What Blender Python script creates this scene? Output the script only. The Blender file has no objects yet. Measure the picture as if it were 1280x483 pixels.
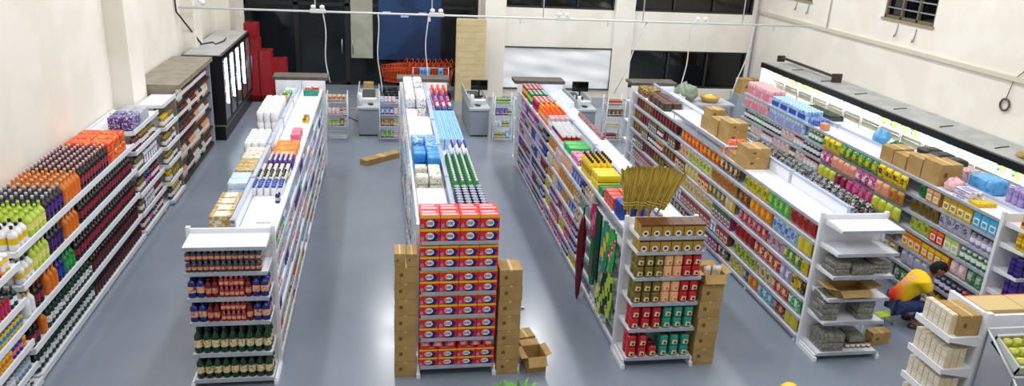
import bpy, bmesh, math, random
from mathutils import Matrix, Vector
random.seed(7)
SC = bpy.context.scene
COL = SC.collection
PI = math.pi

# ------------------------------------------------------------------ colours
PAL = {
 'white': 'E9E9EC', 'off-white': 'DCD8CC', 'cream': 'E3CFA0', 'grey': '8E9296', 'light grey': 'B9BDC2', 'dark grey': '3A3D42',
 'black': '121316', 'red': 'B4121C', 'bright red': 'D8201C', 'dark red': '6A1018', 'orange': 'E06A12', 'bright orange': 'F25A10',
 'yellow': 'E3C012', 'lime': 'B4CC4A', 'pale yellow': 'E6DE7C', 'green': '1F7A38', 'dark green': '123624', 'bright green': '25A84C',
 'teal': '1E8A78', 'blue': '1B46A8', 'dark blue': '1A2070', 'light blue': '62A8DC', 'sky blue': '2384D0', 'pale blue': 'A9CBEA',
 'cyan': '36A5C8', 'purple': '4A2480', 'lilac': '9C8CC0', 'magenta': 'B01C70', 'pink': 'D87890', 'pale pink': 'DDB0B6',
 'brown': '5A3018', 'gold': 'A8862A', 'olive': '6E6018', 'tan': 'B08A58', 'beige': 'C9B48C', 'salmon': 'E09070', 'cola': '1C0E0E',
 'peach': 'E6A878', 'dark purple': '22162E', 'amber': 'D2741A', 'crimson': '98283C',
}
def lin(h):
    v = [int(h[i:i+2], 16)/255 for i in (0, 2, 4)]
    return tuple(((c/12.92) if c <= .04045 else ((c+.055)/1.055)**2.4) for c in v) + (1,)
MATS = {}
def mat(key, color, rough=.5, metal=0., spec=None, noise=None, color2=None, nscale=20, emit=None, trans=0., per_object=False, bump=0., lo=.45, hi=.55, coords='Object', stretch=None):
    if key in MATS: return MATS[key]
    m = bpy.data.materials.new(key.replace(' ', '_')); m.use_nodes = True
    nt = m.node_tree; b = nt.nodes['Principled BSDF']
    c = lin(color) if isinstance(color, str) else color
    b.inputs['Base Color'].default_value = c
    b.inputs['Roughness'].default_value = rough; b.inputs['Metallic'].default_value = metal
    if trans: b.inputs['Transmission Weight'].default_value = trans
    if emit:
        b.inputs['Emission Color'].default_value = lin(color) if isinstance(color, str) else color
        b.inputs['Emission Strength'].default_value = emit
    if color2 is not None:
        tc = nt.nodes.new('ShaderNodeTexCoord'); nz = nt.nodes.new('ShaderNodeTexNoise')
        nz.noise_dimensions = '4D'; nz.inputs['Scale'].default_value = nscale; nz.inputs['Detail'].default_value = 3
        if stretch:
            mp = nt.nodes.new('ShaderNodeMapping'); mp.inputs['Scale'].default_value = stretch
            nt.links.new(tc.outputs[coords], mp.inputs['Vector']); nt.links.new(mp.outputs['Vector'], nz.inputs['Vector'])
        else: nt.links.new(tc.outputs[coords], nz.inputs['Vector'])
        if per_object:
            oi = nt.nodes.new('ShaderNodeObjectInfo'); ml = nt.nodes.new('ShaderNodeMath'); ml.operation = 'MULTIPLY'; ml.inputs[1].default_value = 40
            nt.links.new(oi.outputs['Random'], ml.inputs[0]); nt.links.new(ml.outputs[0], nz.inputs['W'])
        cr = nt.nodes.new('ShaderNodeValToRGB')
        cr.color_ramp.elements[0].position = lo; cr.color_ramp.elements[1].position = hi
        cr.color_ramp.elements[0].color = c
        cr.color_ramp.elements[1].color = lin(color2) if isinstance(color2, str) else color2
        nt.links.new(nz.outputs['Fac'], cr.inputs['Fac']); nt.links.new(cr.outputs['Color'], b.inputs['Base Color'])
        if bump:
            bp = nt.nodes.new('ShaderNodeBump'); bp.inputs['Strength'].default_value = bump; bp.inputs['Distance'].default_value = .01
            nt.links.new(nz.outputs['Fac'], bp.inputs['Height']); nt.links.new(bp.outputs['Normal'], b.inputs['Normal'])
    MATS[key] = m
    return m
def P(name, rough=.4):            # plain plastic of a named colour
    return mat('plastic ' + name, PAL[name], rough)
def PR(a, b, sc=26):              # printed packaging: colour a with patches of b
    return mat('print %s %s %d' % (a, b, round(sc)), PAL[a], .38, color2=PAL[b], nscale=sc*1.5, per_object=True, lo=.50, hi=.66)
M_SHELF = mat('shelf white enamel', 'E4E6EC', .35)
M_LIP = mat('price rail', 'A8AEBB', .4, color2='9CA2AF', nscale=6, per_object=True)
M_STEEL = mat('steel', 'A8ACB0', .3, metal=.8)
M_CARD = mat('cardboard', 'B0905A', .85, color2='A5854F', nscale=5, per_object=True, bump=.1)
M_CARDD = mat('cardboard inside', '8E7040', .9)
M_TAPE = mat('parcel tape', 'C8AC74', .35)
M_INK = mat('box print', '6B4E2A', .8)
M_BLACK = mat('black plastic', '0B0C0E', .35)
M_GLASSD = mat('dark glass', '07090B', .06)
M_CREAMW = mat('wall paint', 'ECE8DE', .8, color2='E7E2D6', nscale=1.2, bump=.02)
M_RAIL = mat('divider rail', 'A9B4CC', .3)

# ------------------------------------------------------------------ mesh builder
class MB:
    def __init__(s): s.v = []; s.f = []; s.m = []; s.sm = []; s.mats = []
    def mi(s, m):
        if m not in s.mats: s.mats.append(m)
        return s.mats.index(m)
    def quad(s, pts, m, smooth=False):
        n = len(s.v); s.v += [tuple(p) for p in pts]; s.f.append(tuple(range(n, n+len(pts)))); s.m.append(s.mi(m)); s.sm.append(smooth); return s
    def box(s, x0, y0, z0, x1, y1, z1, m, mfront=None, mtop=None, T=None):
        n = len(s.v)
        vs = [(x0,y0,z0),(x1,y0,z0),(x1,y1,z0),(x0,y1,z0),(x0,y0,z1),(x1,y0,z1),(x1,y1,z1),(x0,y1,z1)]
        if T is not None: vs = [tuple(T @ Vector(p)) for p in vs]
        s.v += vs
        fs = [((0,3,2,1), m), ((4,5,6,7), mtop or m), ((0,1,5,4), mfront or m), ((1,2,6,5), m), ((2,3,7,6), m), ((3,0,4,7), m)]
        for q, mm in fs: s.f.append(tuple(n+i for i in q)); s.m.append(s.mi(mm)); s.sm.append(False)
        return s
    def cbox(s, c, size, m, T=None, **k):
        return s.box(c[0]-size[0]/2, c[1]-size[1]/2, c[2]-size[2]/2, c[0]+size[0]/2, c[1]+size[1]/2, c[2]+size[2]/2, m, T=T, **k)
    def lathe(s, prof, mats, seg=14, cx=0, cy=0, sx=1, sy=1, pw=2., rot=0, cap=True):
        # prof [(r,z)], mats one per span; pw > 2 squares the section
        n0 = len(s.v)
        for r, z in prof:
            for k in range(seg):
                a = 2*PI*k/seg + rot; c, sn = math.cos(a), math.sin(a)
                x = math.copysign(abs(c)**(2/pw), c); y = math.copysign(abs(sn)**(2/pw), sn)
                s.v.append((cx+r*sx*x, cy+r*sy*y, z))
        for i in range(len(prof)-1):
            mm = s.mi(mats[min(i, len(mats)-1)])
            for k in range(seg):
                a = n0+i*seg+k; b = n0+i*seg+(k+1) % seg
                s.f.append((a, b, b+seg, a+seg)); s.m.append(mm); s.sm.append(True)
        if cap:
            s.f.append(tuple(n0+k for k in reversed(range(seg)))); s.m.append(s.mi(mats[0])); s.sm.append(False)
            e = n0+(len(prof)-1)*seg
            s.f.append(tuple(e+k for k in range(seg))); s.m.append(s.mi(mats[-1])); s.sm.append(False)
        return s
    def tube(s, pts, r, m, seg=8, closed=False):
        pts = [Vector(p) for p in pts]; n0 = len(s.v); N = len(pts)
        for i, p in enumerate(pts):
            if closed: d = pts[(i+1) % N]-pts[i-1]
            else: d = pts[min(i+1, N-1)]-pts[max(i-1, 0)]
            d.normalize(); up = Vector((0,0,1)) if abs(d.z) < .9 else Vector((1,0,0))
            a = d.cross(up).normalized(); b = d.cross(a).normalized()
            rr = r[i] if isinstance(r, (list, tuple)) else r
            for k in range(seg):
                t = 2*PI*k/seg; s.v.append(tuple(p+a*rr*math.cos(t)+b*rr*math.sin(t)))
        mm = s.mi(m)
        for i in range(N if closed else N-1):
            j = (i+1) % N
            for k in range(seg):
                a = n0+i*seg+k; b = n0+i*seg+(k+1) % seg; c = n0+j*seg+(k+1) % seg; d = n0+j*seg+k
                s.f.append((a, d, c, b)); s.m.append(mm); s.sm.append(True)
        if not closed:
            s.f.append(tuple(n0+k for k in range(seg))); s.m.append(mm); s.sm.append(False)
            s.f.append(tuple(n0+(N-1)*seg+k for k in reversed(range(seg)))); s.m.append(mm); s.sm.append(False)
        return s
    def grid(s, fn, nu, nv, matfn, smooth=True, wrap=False):
        n0 = len(s.v)
        for j in range(nv+1):
            for i in range(nu+1): s.v.append(tuple(fn(i/nu, j/nv)))
        for j in range(nv):
            for i in range(nu):
                a = n0+j*(nu+1)+i
                s.f.append((a, a+1, a+nu+2, a+nu+1)); s.m.append(s.mi(matfn(i, j))); s.sm.append(smooth)
        return s
    def mesh(s, name, bevel=0, bseg=1, merge=False):
        me = bpy.data.meshes.new(name)
        me.from_pydata(s.v, [], s.f)
        for m in s.mats: me.materials.append(m)
        me.polygons.foreach_set('material_index', s.m)
        me.polygons.foreach_set('use_smooth', s.sm)
        if bevel or merge:
            bm = bmesh.new(); bm.from_mesh(me)
            if merge: bmesh.ops.remove_doubles(bm, verts=bm.verts, dist=1e-5)
            if bevel: bmesh.ops.bevel(bm, geom=list(bm.edges), offset=bevel, segments=bseg, profile=.5, affect='EDGES', clamp_overlap=True)
            bmesh.ops.recalc_face_normals(bm, faces=bm.faces)
            bm.to_mesh(me); bm.free()
        me.update(); return me
def link(name, me, parent=None, loc=(0,0,0), rot=(0,0,0)):
    o = bpy.data.objects.new(name, me); COL.objects.link(o)
    o.location = loc; o.rotation_euler = rot
    if parent is not None: o.parent = parent
    return o
def tag(o, label, cat, group=None, kind=None):
    o['label'] = label; o['category'] = cat
    if group: o['group'] = group
    if kind: o['kind'] = kind
    return o
def thing(name, label, cat, loc=(0,0,0), rz=0, group=None):
    o = bpy.data.objects.new(name, None); COL.objects.link(o); o.empty_display_size = .05
    o.location = loc; o.rotation_euler = (0,0,rz)
    return tag(o, label, cat, group)
def structure(name, me, loc=(0,0,0), rot=(0,0,0), parent=None):
    o = link(name, me, parent, loc, rot)
    if parent is None: o['kind'] = 'structure'
    return o
def copy_tree(o, loc, rz, label=None, group=None):
    c = o.copy(); COL.objects.link(c); c.location = loc; c.rotation_euler = (0,0,rz)
    if label: c['label'] = label
    if group: c['group'] = group
    for ch in o.children:
        d = ch.copy(); COL.objects.link(d); d.parent = c
        for g in ch.children:
            e = g.copy(); COL.objects.link(e); e.parent = d
    return c

# ------------------------------------------------------------------ product prototypes (front looks towards -Y, origin at the base)
CACHE = {}
def proto(kind, c1, c2, w, d, h, parts=False):
    key = (kind, c1, c2, w, d, h, parts)
    if key in CACHE: return CACHE[key]
    out = []
    b = MB()
    if kind == 'pouch':
        nu, nv = 8, 8
        base = PR(c1, c2, 5/w*.9); patch = PR(c2, c1, 40); seal = P(c1)
        def prof(u, v):
            e = (1-abs(2*u-1)**2.6); g = (1-abs(2*v-1)**3.5)
            return d/2*max(e, 0)**.55*max(g, 0)**.6
        def wid(u, v): return (u-.5)*w*(1-.06*math.sin(PI*v))
        for sgn in (-1, 1):
            fn = (lambda u, v: (wid(u, v), -prof(u, v)-.001, v*h)) if sgn < 0 else (lambda u, v: (wid(1-u, v), prof(u, v)+.001, v*h))
            b.grid(fn, nu, nv, (lambda i, j: seal if j in (0, nv-1) else (patch if (2 <= i <= 5 and 3 <= j <= 5) else base)) if sgn < 0 else (lambda i, j: base))
        me = b.mesh(kind)
    elif kind == 'carton':
        A, B, W_ = P(c1), P(c2), P('white')
        n = 4
        b.box(-w/2, -d/2, 0, w/2, d/2, h, PR(c1, c2, 16))
        y = -d/2-.0015
        b.quad([(-w*.5, y, h*.70), (w*.5, y, h*.70), (w*.5, y, h*.96), (-w*.5, y, h*.96)], B)
        b.quad([(-w*.36, y, h*.14), (w*.36, y, h*.14), (w*.36, y, h*.60), (-w*.36, y, h*.60)], W_)
        b.quad([(-w*.26, y-.001, h*.22), (w*.26, y-.001, h*.22), (w*.26, y-.001, h*.5), (-w*.26, y-.001, h*.5)], B)
        b.quad([(-w*.4, -d*.3, h+.0015), (w*.4, -d*.3, h+.0015), (w*.4, d*.3, h+.0015), (-w*.4, d*.3, h+.0015)], B)
        me = b.mesh(kind)
    elif kind == 'can':
        r = w/2; L, B, Mt = P(c1), P(c2), M_STEEL
        b.lathe([(r*.92, 0), (r, h*.04), (r, h*.3), (r, h*.34), (r, h*.66), (r, h*.70), (r, h*.95), (r*.95, h), (r*.88, h), (r*.86, h*.97)], [Mt, L, L, B, B, L, L, Mt, Mt, Mt], 12)
        me = b.mesh(kind)
    elif kind == 'jar':
        r = w/2; L, B, W_ = P(c1, .2), P(c2), P('white')
        b.lathe([(r*.9, 0), (r, h*.05), (r, h*.2), (r*1.01, h*.22), (r*1.01, h*.6), (r, h*.62), (r*.95, h*.76), (r*.74, h*.8), (r*.80, h*.81), (r*.80, h), (r*.7, h)], [L, L, L, W_, L, L, L, B, B, B], 12)
        me = b.mesh(kind)
    elif kind in ('bottle', 'jug', 'slim'):
        r = w/2; sy = 1 if kind != 'jug' else d/w
        lw = 2. if kind == 'bottle' else 3.
        L = P(c1, .18); C = P(c2, .35)
        hs = {'bottle': (.62, .80, .88), 'jug': (.66, .78, .84), 'slim': (.72, .84, .88)}[kind]
        nr = {'bottle': .28, 'jug': .32, 'slim': .4}[kind]
        lab = LABEL.get((c1, c2), 'white' if kind != 'slim' else {'white': 'pale blue'}.get(c1, 'light grey') if (len(c1)+len(c2)) % 3 else c2)
        body = MB()
        pr = [(r*.86, 0), (r, h*.04), (r, h*.22), (r*.99, h*.25), (r*.99, h*.52), (r, h*.55), (r, h*hs[0]), (r*.72, h*(hs[0]+hs[1])/2), (r*nr*1.1, h*hs[1]), (r*nr, h*hs[2])]
        if parts:
            body.lathe(pr, [L], 12, sy=sy, pw=lw); out.append(('body', body.mesh(kind)))
            cp = MB().lathe([(r*nr*1.25, h*hs[2]-.004), (r*nr*1.25, h*.985), (r*nr*1.0, h)], [C], 10); out.append(('cap', cp.mesh('cap')))
            lb = MB().lathe([(r*1.015, h*.24), (r*1.015, h*.53)], [PR(lab, c1, 30)], 12, sy=sy, pw=lw, cap=False); out.append(('paper_label', lb.mesh('paper_label')))
            CACHE[key] = out; return out
        body.lathe(pr, [L, L, L, P(lab), L, L, L, L, L], 10, sy=sy, pw=lw)
        body.lathe([(r*nr*1.25, h*hs[2]-.004), (r*nr*1.25, h*.985), (r*nr*1.0, h)], [C], 8)
        me = body.mesh(kind)
    elif kind == 'pack':          # shrink-wrapped bundle: rounded box with printed film and top seam
        b.box(-w/2, -d/2, 0, w/2, d/2, h, PR(c1, c2, 9/w*.6))
        me = b.mesh(kind, bevel=min(w, d, h)*.16, bseg=2)
        for p in me.polygons: p.use_smooth = True
    elif kind == 'rolls':         # bundle of paper rolls: 3 x 2 standing rolls in film
        nx, ny, nz = max(1, round(w/.11)), max(1, round(d/.11)), max(1, round(h/.12))
        rx, ry, hz = w/nx/2, d/ny/2, h/nz
        for i in range(nx):
            for j in range(ny):
                for k in range(nz):
                    b.lathe([(rx*.9, k*hz), (rx, k*hz+.008), (rx, k*hz+hz-.008), (rx*.85, (k+1)*hz), (rx*.25, (k+1)*hz), (rx*.22, (k+1)*hz-.015)], [P(c1), P(c1) if k % 2 == 0 else PR(c1, c2, 30), P(c1), P(c1), P('dark grey')], 10, cx=-w/2+rx*(2*i+1), cy=-d/2+ry*(2*j+1), sy=ry/rx)
        me = b.mesh(kind)
        if c1 != c2:
            b.quad([(-w*.4, -d/2-.002, h*.15), (w*.4, -d/2-.002, h*.15), (w*.4, -d/2-.002, h*.6), (-w*.4, -d/2-.002, h*.6)], P(c2)); me = b.mesh(kind)
    elif kind == 'tray':          # low printed tray of goods
        b.box(-w/2, -d/2, 0, w/2, d/2, h*.8, P(c1))
        n = max(2, int(w/.05)); m_ = max(2, int(d/.05))
        for i in range(n):
            for j in range(m_):
                x = -w/2+(i+.5)*w/n; y = -d/2+(j+.5)*d/m_
                b.lathe([(w/n*.42, h*.78), (w/n*.42, h*.98), (w/n*.3, h)], [P(c2)], 8, cx=x, cy=y, sy=(d/m_)/(w/n))
        me = b.mesh(kind)
    elif kind == 'brush':         # scrubbing brush hung upright
        b.box(-w/2, -d/2, 0, w/2, d*.1, h, P(c1)); me0 = None
        for i in range(3):
            for j in range(5):
                b.lathe([(w*.09, h*(.1+.17*j)), (w*.12, h*(.2+.17*j))], [P(c2)], 6, cx=-w*.3+w*.3*i, cy=-d*.5)
        me = b.mesh(kind)
    else:
        raise ValueError(kind)
    me.name = kind
    CACHE[key] = [(None, me)]
    return CACHE[key]
LABEL = {('dark grey', 'lilac'): 'salmon', ('crimson', 'peach'): 'peach', ('cola', 'black'): 'dark red', ('cola', 'red'): 'crimson', ('cola', 'pale pink'): 'crimson', ('cola', 'light grey'): 'crimson', ('dark purple', 'light grey'): 'purple', ('amber', 'peach'): 'orange', ('orange', 'orange'): 'bright orange', ('dark green', 'white'): 'white', ('dark green', 'dark grey'): 'cream',
         ('lime', 'lime'): 'pale yellow', ('white', 'black'): 'yellow', ('purple', 'white'): 'dark blue', ('dark blue', 'dark blue'): 'peach', ('dark red', 'dark red'): 'salmon',
         ('salmon', 'peach'): 'salmon', ('dark grey', 'light grey'): 'purple', ('green', 'green'): 'bright green', ('dark blue', 'blue'): 'blue', ('yellow', 'black'): 'gold', ('white','blue'):'light blue', ('white','green'):'green'}
COUNT = {}
def S(noun, kind, c1, c2, w, d, h): return (noun, kind, c1, c2, w, d, h)
CATS = {'bottle': 'bottle', 'jug': 'bottle', 'slim': 'bottle', 'can': 'can', 'jar': 'jar', 'pouch': 'bag', 'carton': 'box', 'pack': 'pack', 'rolls': 'pack', 'tray': 'tray', 'brush': 'brush'}
def colour_words(c1, c2): return c1.replace(' ', '-') if c1 == c2 else '%s and %s' % (c1.replace(' ', '-'), c2.replace(' ', '-'))
def place(spec, x, y, z, rz, where, parts=False):
    noun, kind, c1, c2, w, d, h = spec
    pr = proto(kind, c1, c2, w, d, h, parts)
    nm = noun.replace(' ', '_').replace('-', '_'); COUNT[nm] = COUNT.get(nm, 0)+1
    o = link(nm, pr[0][1], None, (x, y, z), (0, 0, rz))
    lab = '%s %s%s' % (colour_words(c1, c2), noun, where)
    tag(o, lab, CATS[kind], lab.replace(noun, noun + 's' if not noun.endswith('s') else noun, 1))
    for pn, me in pr[1:]: link(pn, me, o)
    return o
def posword(y): return 'near end' if y < 9.9 else ('middle' if y < 12.3 else 'far end')
ROT = {'L': -PI/2, 'R': PI/2, 'F': 0}
def run(face, lip, z, a, b, items, where, rows=1, layers=1, gap=.012, parts=False, miss=0., use_pos=True, jit=.03, back=.03, seq=None, pos=None, layer_gap=.002):
    """fill a shelf from a to b; items = list of (spec, length) laid in order, or list of specs in random runs"""
    p = a
    lst = []
    if isinstance(items[0][1], (int, float)):
        for sp, L in items:
            e = min(p+L, b)
            while p + sp[4] <= e+1e-6: lst.append((sp, p)); p += sp[4]+gap
            p = max(p, e)
    else:
        while p < b:
            sp = random.choice(items)
            for _ in range(random.randint(2, 4)):
                if p+sp[4] > b: p = b; break
                lst.append((sp, p)); p += sp[4]+gap
            if min(q[4] for q in items) > b-p: break
    for sp, q in lst:
        w, d, h = sp[4], sp[5], sp[6]
        c = q+w/2
        for r in range(rows):
            off = back + d/2 + r*(d+gap)
            zo = .013 if (off-d/2) < .013 else 0
            for k in range(layers):
                if miss and random.random() < miss: break
                wh = ', '+where + ((', ' + (pos or posword(c))) if use_pos else '')
                j = random.uniform(-jit, jit)
                if face == 'L': X, Y = lip+off, c
                elif face == 'R': X, Y = lip-off, c
                else: X, Y = c, lip+off
                place(sp, X, Y, z+zo+k*(h+layer_gap), ROT[face]+j, wh, parts)

# ================================================================== SETTING
def floor_mat():
    m = bpy.data.materials.new('floor_paint'); m.use_nodes = True; nt = m.node_tree; b = nt.nodes['Principled BSDF']
    tc = nt.nodes.new('ShaderNodeTexCoord'); n1 = nt.nodes.new('ShaderNodeTexNoise'); n1.inputs['Scale'].default_value = .9; n1.inputs['Detail'].default_value = 6
    cr = nt.nodes.new('ShaderNodeValToRGB'); cr.color_ramp.elements[0].color = lin('7C8693'); cr.color_ramp.elements[1].color = lin('848D9B')
    cr.color_ramp.elements[0].position = .35; cr.color_ramp.elements[1].position = .65
    nt.links.new(tc.outputs['Object'], n1.inputs['Vector']); nt.links.new(n1.outputs['Fac'], cr.inputs['Fac']); nt.links.new(cr.outputs['Color'], b.inputs['Base Color'])
    n2 = nt.nodes.new('ShaderNodeTexNoise'); n2.inputs['Scale'].default_value = 3.; n2.inputs['Detail'].default_value = 8
    mr = nt.nodes.new('ShaderNodeMapRange'); mr.inputs[3].default_value = .15; mr.inputs[4].default_value = .27
    nt.links.new(tc.outputs['Object'], n2.inputs['Vector']); nt.links.new(n2.outputs['Fac'], mr.inputs[0]); nt.links.new(mr.outputs[0], b.inputs['Roughness'])
    n3 = nt.nodes.new('ShaderNodeTexNoise'); n3.inputs['Scale'].default_value = 5; bp = nt.nodes.new('ShaderNodeBump'); bp.inputs['Strength'].default_value = .015
    nt.links.new(tc.outputs['Object'], n3.inputs['Vector']); nt.links.new(n3.outputs['Fac'], bp.inputs['Height']); nt.links.new(bp.outputs['Normal'], b.inputs['Normal'])
    return m
WL, WR, YB, YF, ZC = -4.15, 10.6, 21.0, -2.5, 6.4
YD = 22.2
structure('floor', MB().box(WL-.2, YF-.2, -.1, WR+.2, 26, 0, floor_mat()).mesh('floor'))
structure('ceiling', MB().box(WL-.2, YF-.2, ZC, WR+.2, 26, ZC+.1, mat('ceiling paint', 'DAD8D0', .9)).mesh('ceiling'))
structure('wall_left', MB().box(WL-.2, YF, 0, WL, 26, ZC, M_CREAMW).mesh('wall_left'))
structure('wall_front', MB().box(WL-.2, YF-.2, 0, WR+.2, YF, ZC, M_CREAMW).mesh('wall_front'))
# right wall with two barred windows
b = MB(); W1 = (13.75, 15.35, 3.13, 4.3); W2 = (18.3, 19.5, 3.1, 4.3)
ys = [YF, W1[0], W1[1], W2[0], W2[1], 26]
for i in range(5):
    if i in (1, 3):
        b.box(WR, ys[i], 0, WR+.2, ys[i+1], 3.12, M_CREAMW); b.box(WR, ys[i], 4.3, WR+.2, ys[i+1], ZC, M_CREAMW)
    else: b.box(WR, ys[i], 0, WR+.2, ys[i+1], ZC, M_CREAMW)
structure('wall_right', b.mesh('wall_right'))
M_FRAME = mat('window frame', '6B6450', .5); M_SILL = mat('sill', '9C8E70', .6)
for n, (y0, y1, z0, z1) in enumerate((W1, W2)):
    f = MB()
    f.box(WR+.02, y0, 3.12, WR+.08, y1, 3.18, M_FRAME); f.box(WR+.02, y0, 4.24, WR+.08, y1, 4.3, M_FRAME)
    for k in range(4): yy = y0+(y1-y0-.05)*k/3; f.box(WR+.02, yy, 3.12, WR+.08, yy+.05, 4.3, M_FRAME)
    for k in range(1, 6): zz = 3.12+k*.2; f.box(WR+.03, y0, zz, WR+.06, y1, zz+.025, mat('bar grey', '8C9096', .4))
    w = structure('window_%d' % (n+3), f.mesh('window'))
    link('pane', MB().box(WR+.1, y0, 3.12, WR+.11, y1, 4.3, M_GLASSD).mesh('pane'), w)
    link('sill', MB().box(WR-.03, y0-.04, 3.07, WR+.1, y1+.04, 3.12, M_SILL).mesh('sill'), w)
# moulding along the right wall
structure('trim_1', MB().box(WR-.05, YF, 2.52, WR, YB, 2.6, mat('trim', 'CFC9B8', .7)).mesh('trim'))
# pilasters on the left wall
for k, (y, dy, dx) in enumerate(((12.6, .7, .3), (17.2, .7, .25), (20.6, .7, .35))):
    structure('trim_%d' % (k+2), MB().box(WL, y, 0, WL+dx, y+dy, ZC, M_CREAMW).mesh('pilaster'))
# back wall right of the entrance, with banner opening, lower dark window and upper window strips
b = MB()
X = [3.05, 3.25, 6.28, 6.90, 10.42, WR]
def wallbox(x0, x1, z0, z1): b.box(x0, YB, z0, x1, YB+.2, z1, M_CREAMW)
wallbox(2.75, 3.25, 0, ZC); wallbox(6.33, 6.88, 0, ZC); wallbox(10.42, WR, 0, ZC)
for x0, x1 in ((3.25, 6.33), (6.88, 10.42)):
    wallbox(x0, x1, 0, .30); wallbox(x0, x1, 1.38, 2.45); wallbox(x0, x1, 4.0, ZC)
b.box(2.75, YB+.2, 0, 2.95, YD, ZC, M_CREAMW)
structure('wall_back', b.mesh('wall_back'))
for k, (x0, x1) in enumerate(((2.72, 3.28), (6.33, 6.88))):
    structure('trim_%d' % (k+5), MB().box(x0, YB-.12, 0, x1, YB, ZC, M_CREAMW).mesh('column'))
M_WFR = mat('window frame dark', '2A2C2C', .4)
def window(n, x0, x1, z0, z1, k, glass=True):
    f = MB()
    for i in range(k+1): xx = x0+(x1-x0-.05)*i/k; f.box(xx, YB+.06, z0, xx+.05, YB+.12, z1, M_WFR)
    f.box(x0, YB+.06, z0, x1, YB+.12, z0+.05, M_WFR); f.box(x0, YB+.06, z1-.05, x1, YB+.12, z1, M_WFR)
    w = structure('window_%d' % n, f.mesh('window_frame'))
    if glass: link('pane', MB().box(x0, YB+.14, z0, x1, YB+.15, z1, M_GLASSD).mesh('pane'), w)
window(1, 6.88, 10.42, .30, 1.38, 3)
window(2, 3.25, 6.33, .30, 1.38, 3)
window(5, 3.25, 6.33, 2.45, 4.0, 3)
window(6, 6.88, 10.42, 2.45, 4.0, 3)
# white sheet over window_2
M_SHEET = mat('plastic sheet', 'F2F4F6', .35)
def sheet(u, v):
    x = 3.22+u*3.1; z = .27+v*1.12
    return (x, YB-.045-.010*math.sin(u*23+v*6)-.008*math.sin(v*19+u*9)-.012*math.sin(u*5-v*11), z)
b = MB(); b.grid(sheet, 60, 24, lambda i, j: M_SHEET); 
b.grid(lambda u, v: (sheet(1-u, v)[0], sheet(1-u, v)[1]+.006, sheet(1-u, v)[2]), 60, 24, lambda i, j: M_SHEET)
o = link('plastic_sheet', b.mesh('plastic_sheet', merge=False)); tag(o, 'creased white plastic sheet taped over the lower window of the back wall', 'sheet')
bb = MB(); bb.box(3.2, YB-.09, 1.385, 6.36, YB-.005, 1.41, M_WFR); bb.box(3.2, YB-.09, .24, 6.36, YB-.005, .265, M_WFR); bb.box(6.33, YB-.09, .24, 6.36, YB-.005, 1.41, M_WFR)
link('batten', bb.mesh('batten'), o)
# entrance: glazed dark doors
M_NIGHT = mat('night glass', '0B0F12', .12, color2='161E22', nscale=.8)
M_BLUEG = mat('blue poster', '142C50', .4, color2='1B3A66', nscale=1.5)
M_MUL = mat('door frame', '1C1D20', .4)
wb = MB(); wb.box(WL, YD, 3.2, 2.95, YD+.2, ZC, M_CREAMW); wb.box(WL, YD, 0, -3.72, YD+.2, 3.2, M_CREAMW); wb.box(2.68, YD, 0, 2.95, YD+.2, 3.2, M_CREAMW)
structure('wall_back_entrance', wb.mesh('wall_back'))
for n, (x0, x1) in enumerate(((-3.72, -2.35), (-2.35, -.98), (-.98, .45), (.45, 1.60), (1.60, 2.68))):
    f = MB()
    for xx in (x0, x1-.06): f.box(xx, YD+.02, 0, xx+.06, YD+.1, 3.2, M_MUL)
    f.box(x0, YD+.02, 0, x1, YD+.1, .08, M_MUL); f.box(x0, YD+.02, 2.2, x1, YD+.1, 2.28, M_MUL)
    dr = structure('door_%d' % (n+1), f.mesh('door_frame'))
    link('pane', MB().box(x0+.06, YD+.05, .08, x1-.06, YD+.07, 3.2, M_NIGHT).mesh('pane'), dr)
    if n in (1, 2): link('handle', MB().tube([(x1-.15 if n == 1 else x0+.15, YD-.03, .9), (x1-.15 if n == 1 else x0+.15, YD-.03, 1.3)], .015, M_STEEL).mesh('handle'), dr)
o = link('poster', MB().box(-.88, YD-.012, .78, -.28, YD, 2.9, mat('poster paper', 'A5A89A', .7, color2='9A9C8E', nscale=3)).mesh('poster')); tag(o, 'tall pale grey-green paper panel fixed on the dark entrance glass', 'poster')
o = link('poster', MB().box(-.12, YD-.012, .75, 1.62, YD, 2.9, M_BLUEG).mesh('poster')); tag(o, 'wide dark blue panel fixed on the entrance glass above the orange carts', 'poster')
pb = MB()
for q in range(3): pb.box(.0+q*.5, YD-.018, 2.05-.1*(q % 2), .22+q*.5, YD-.0125, 2.10-.1*(q % 2), P('pale blue'))
link('poster_marking', pb.mesh('poster_marking'), o)

# tall beige slatted panel in the entrance
M_BEI = mat('beige board', 'CDBB90', .7, color2='C6B285', nscale=4); M_BEI2 = mat('beige groove', 'DACDA8', .7)
b = MB(); nb = 13; hh = 2.2/nb
for i in range(nb):
    b.box(1.90, 20.3, i*hh, 2.68, 20.36, (i+1)*hh-.012, M_BEI); b.box(1.91, 20.31, (i+1)*hh-.012, 2.67, 20.355, (i+1)*hh, M_BEI2)
r = thing('slatted_panel', 'tall beige boarded panel standing left of the white column at the back', 'panel', (0,0,0))
link('boards', b.mesh('boards'), r)
link('backing_frame', MB().box(1.9, 20.36, 0, 1.96, 20.42, 2.15, M_BEI2).box(2.62, 20.36, 0, 2.68, 20.42, 2.15, M_BEI2).mesh('backing_frame'), r)

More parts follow.
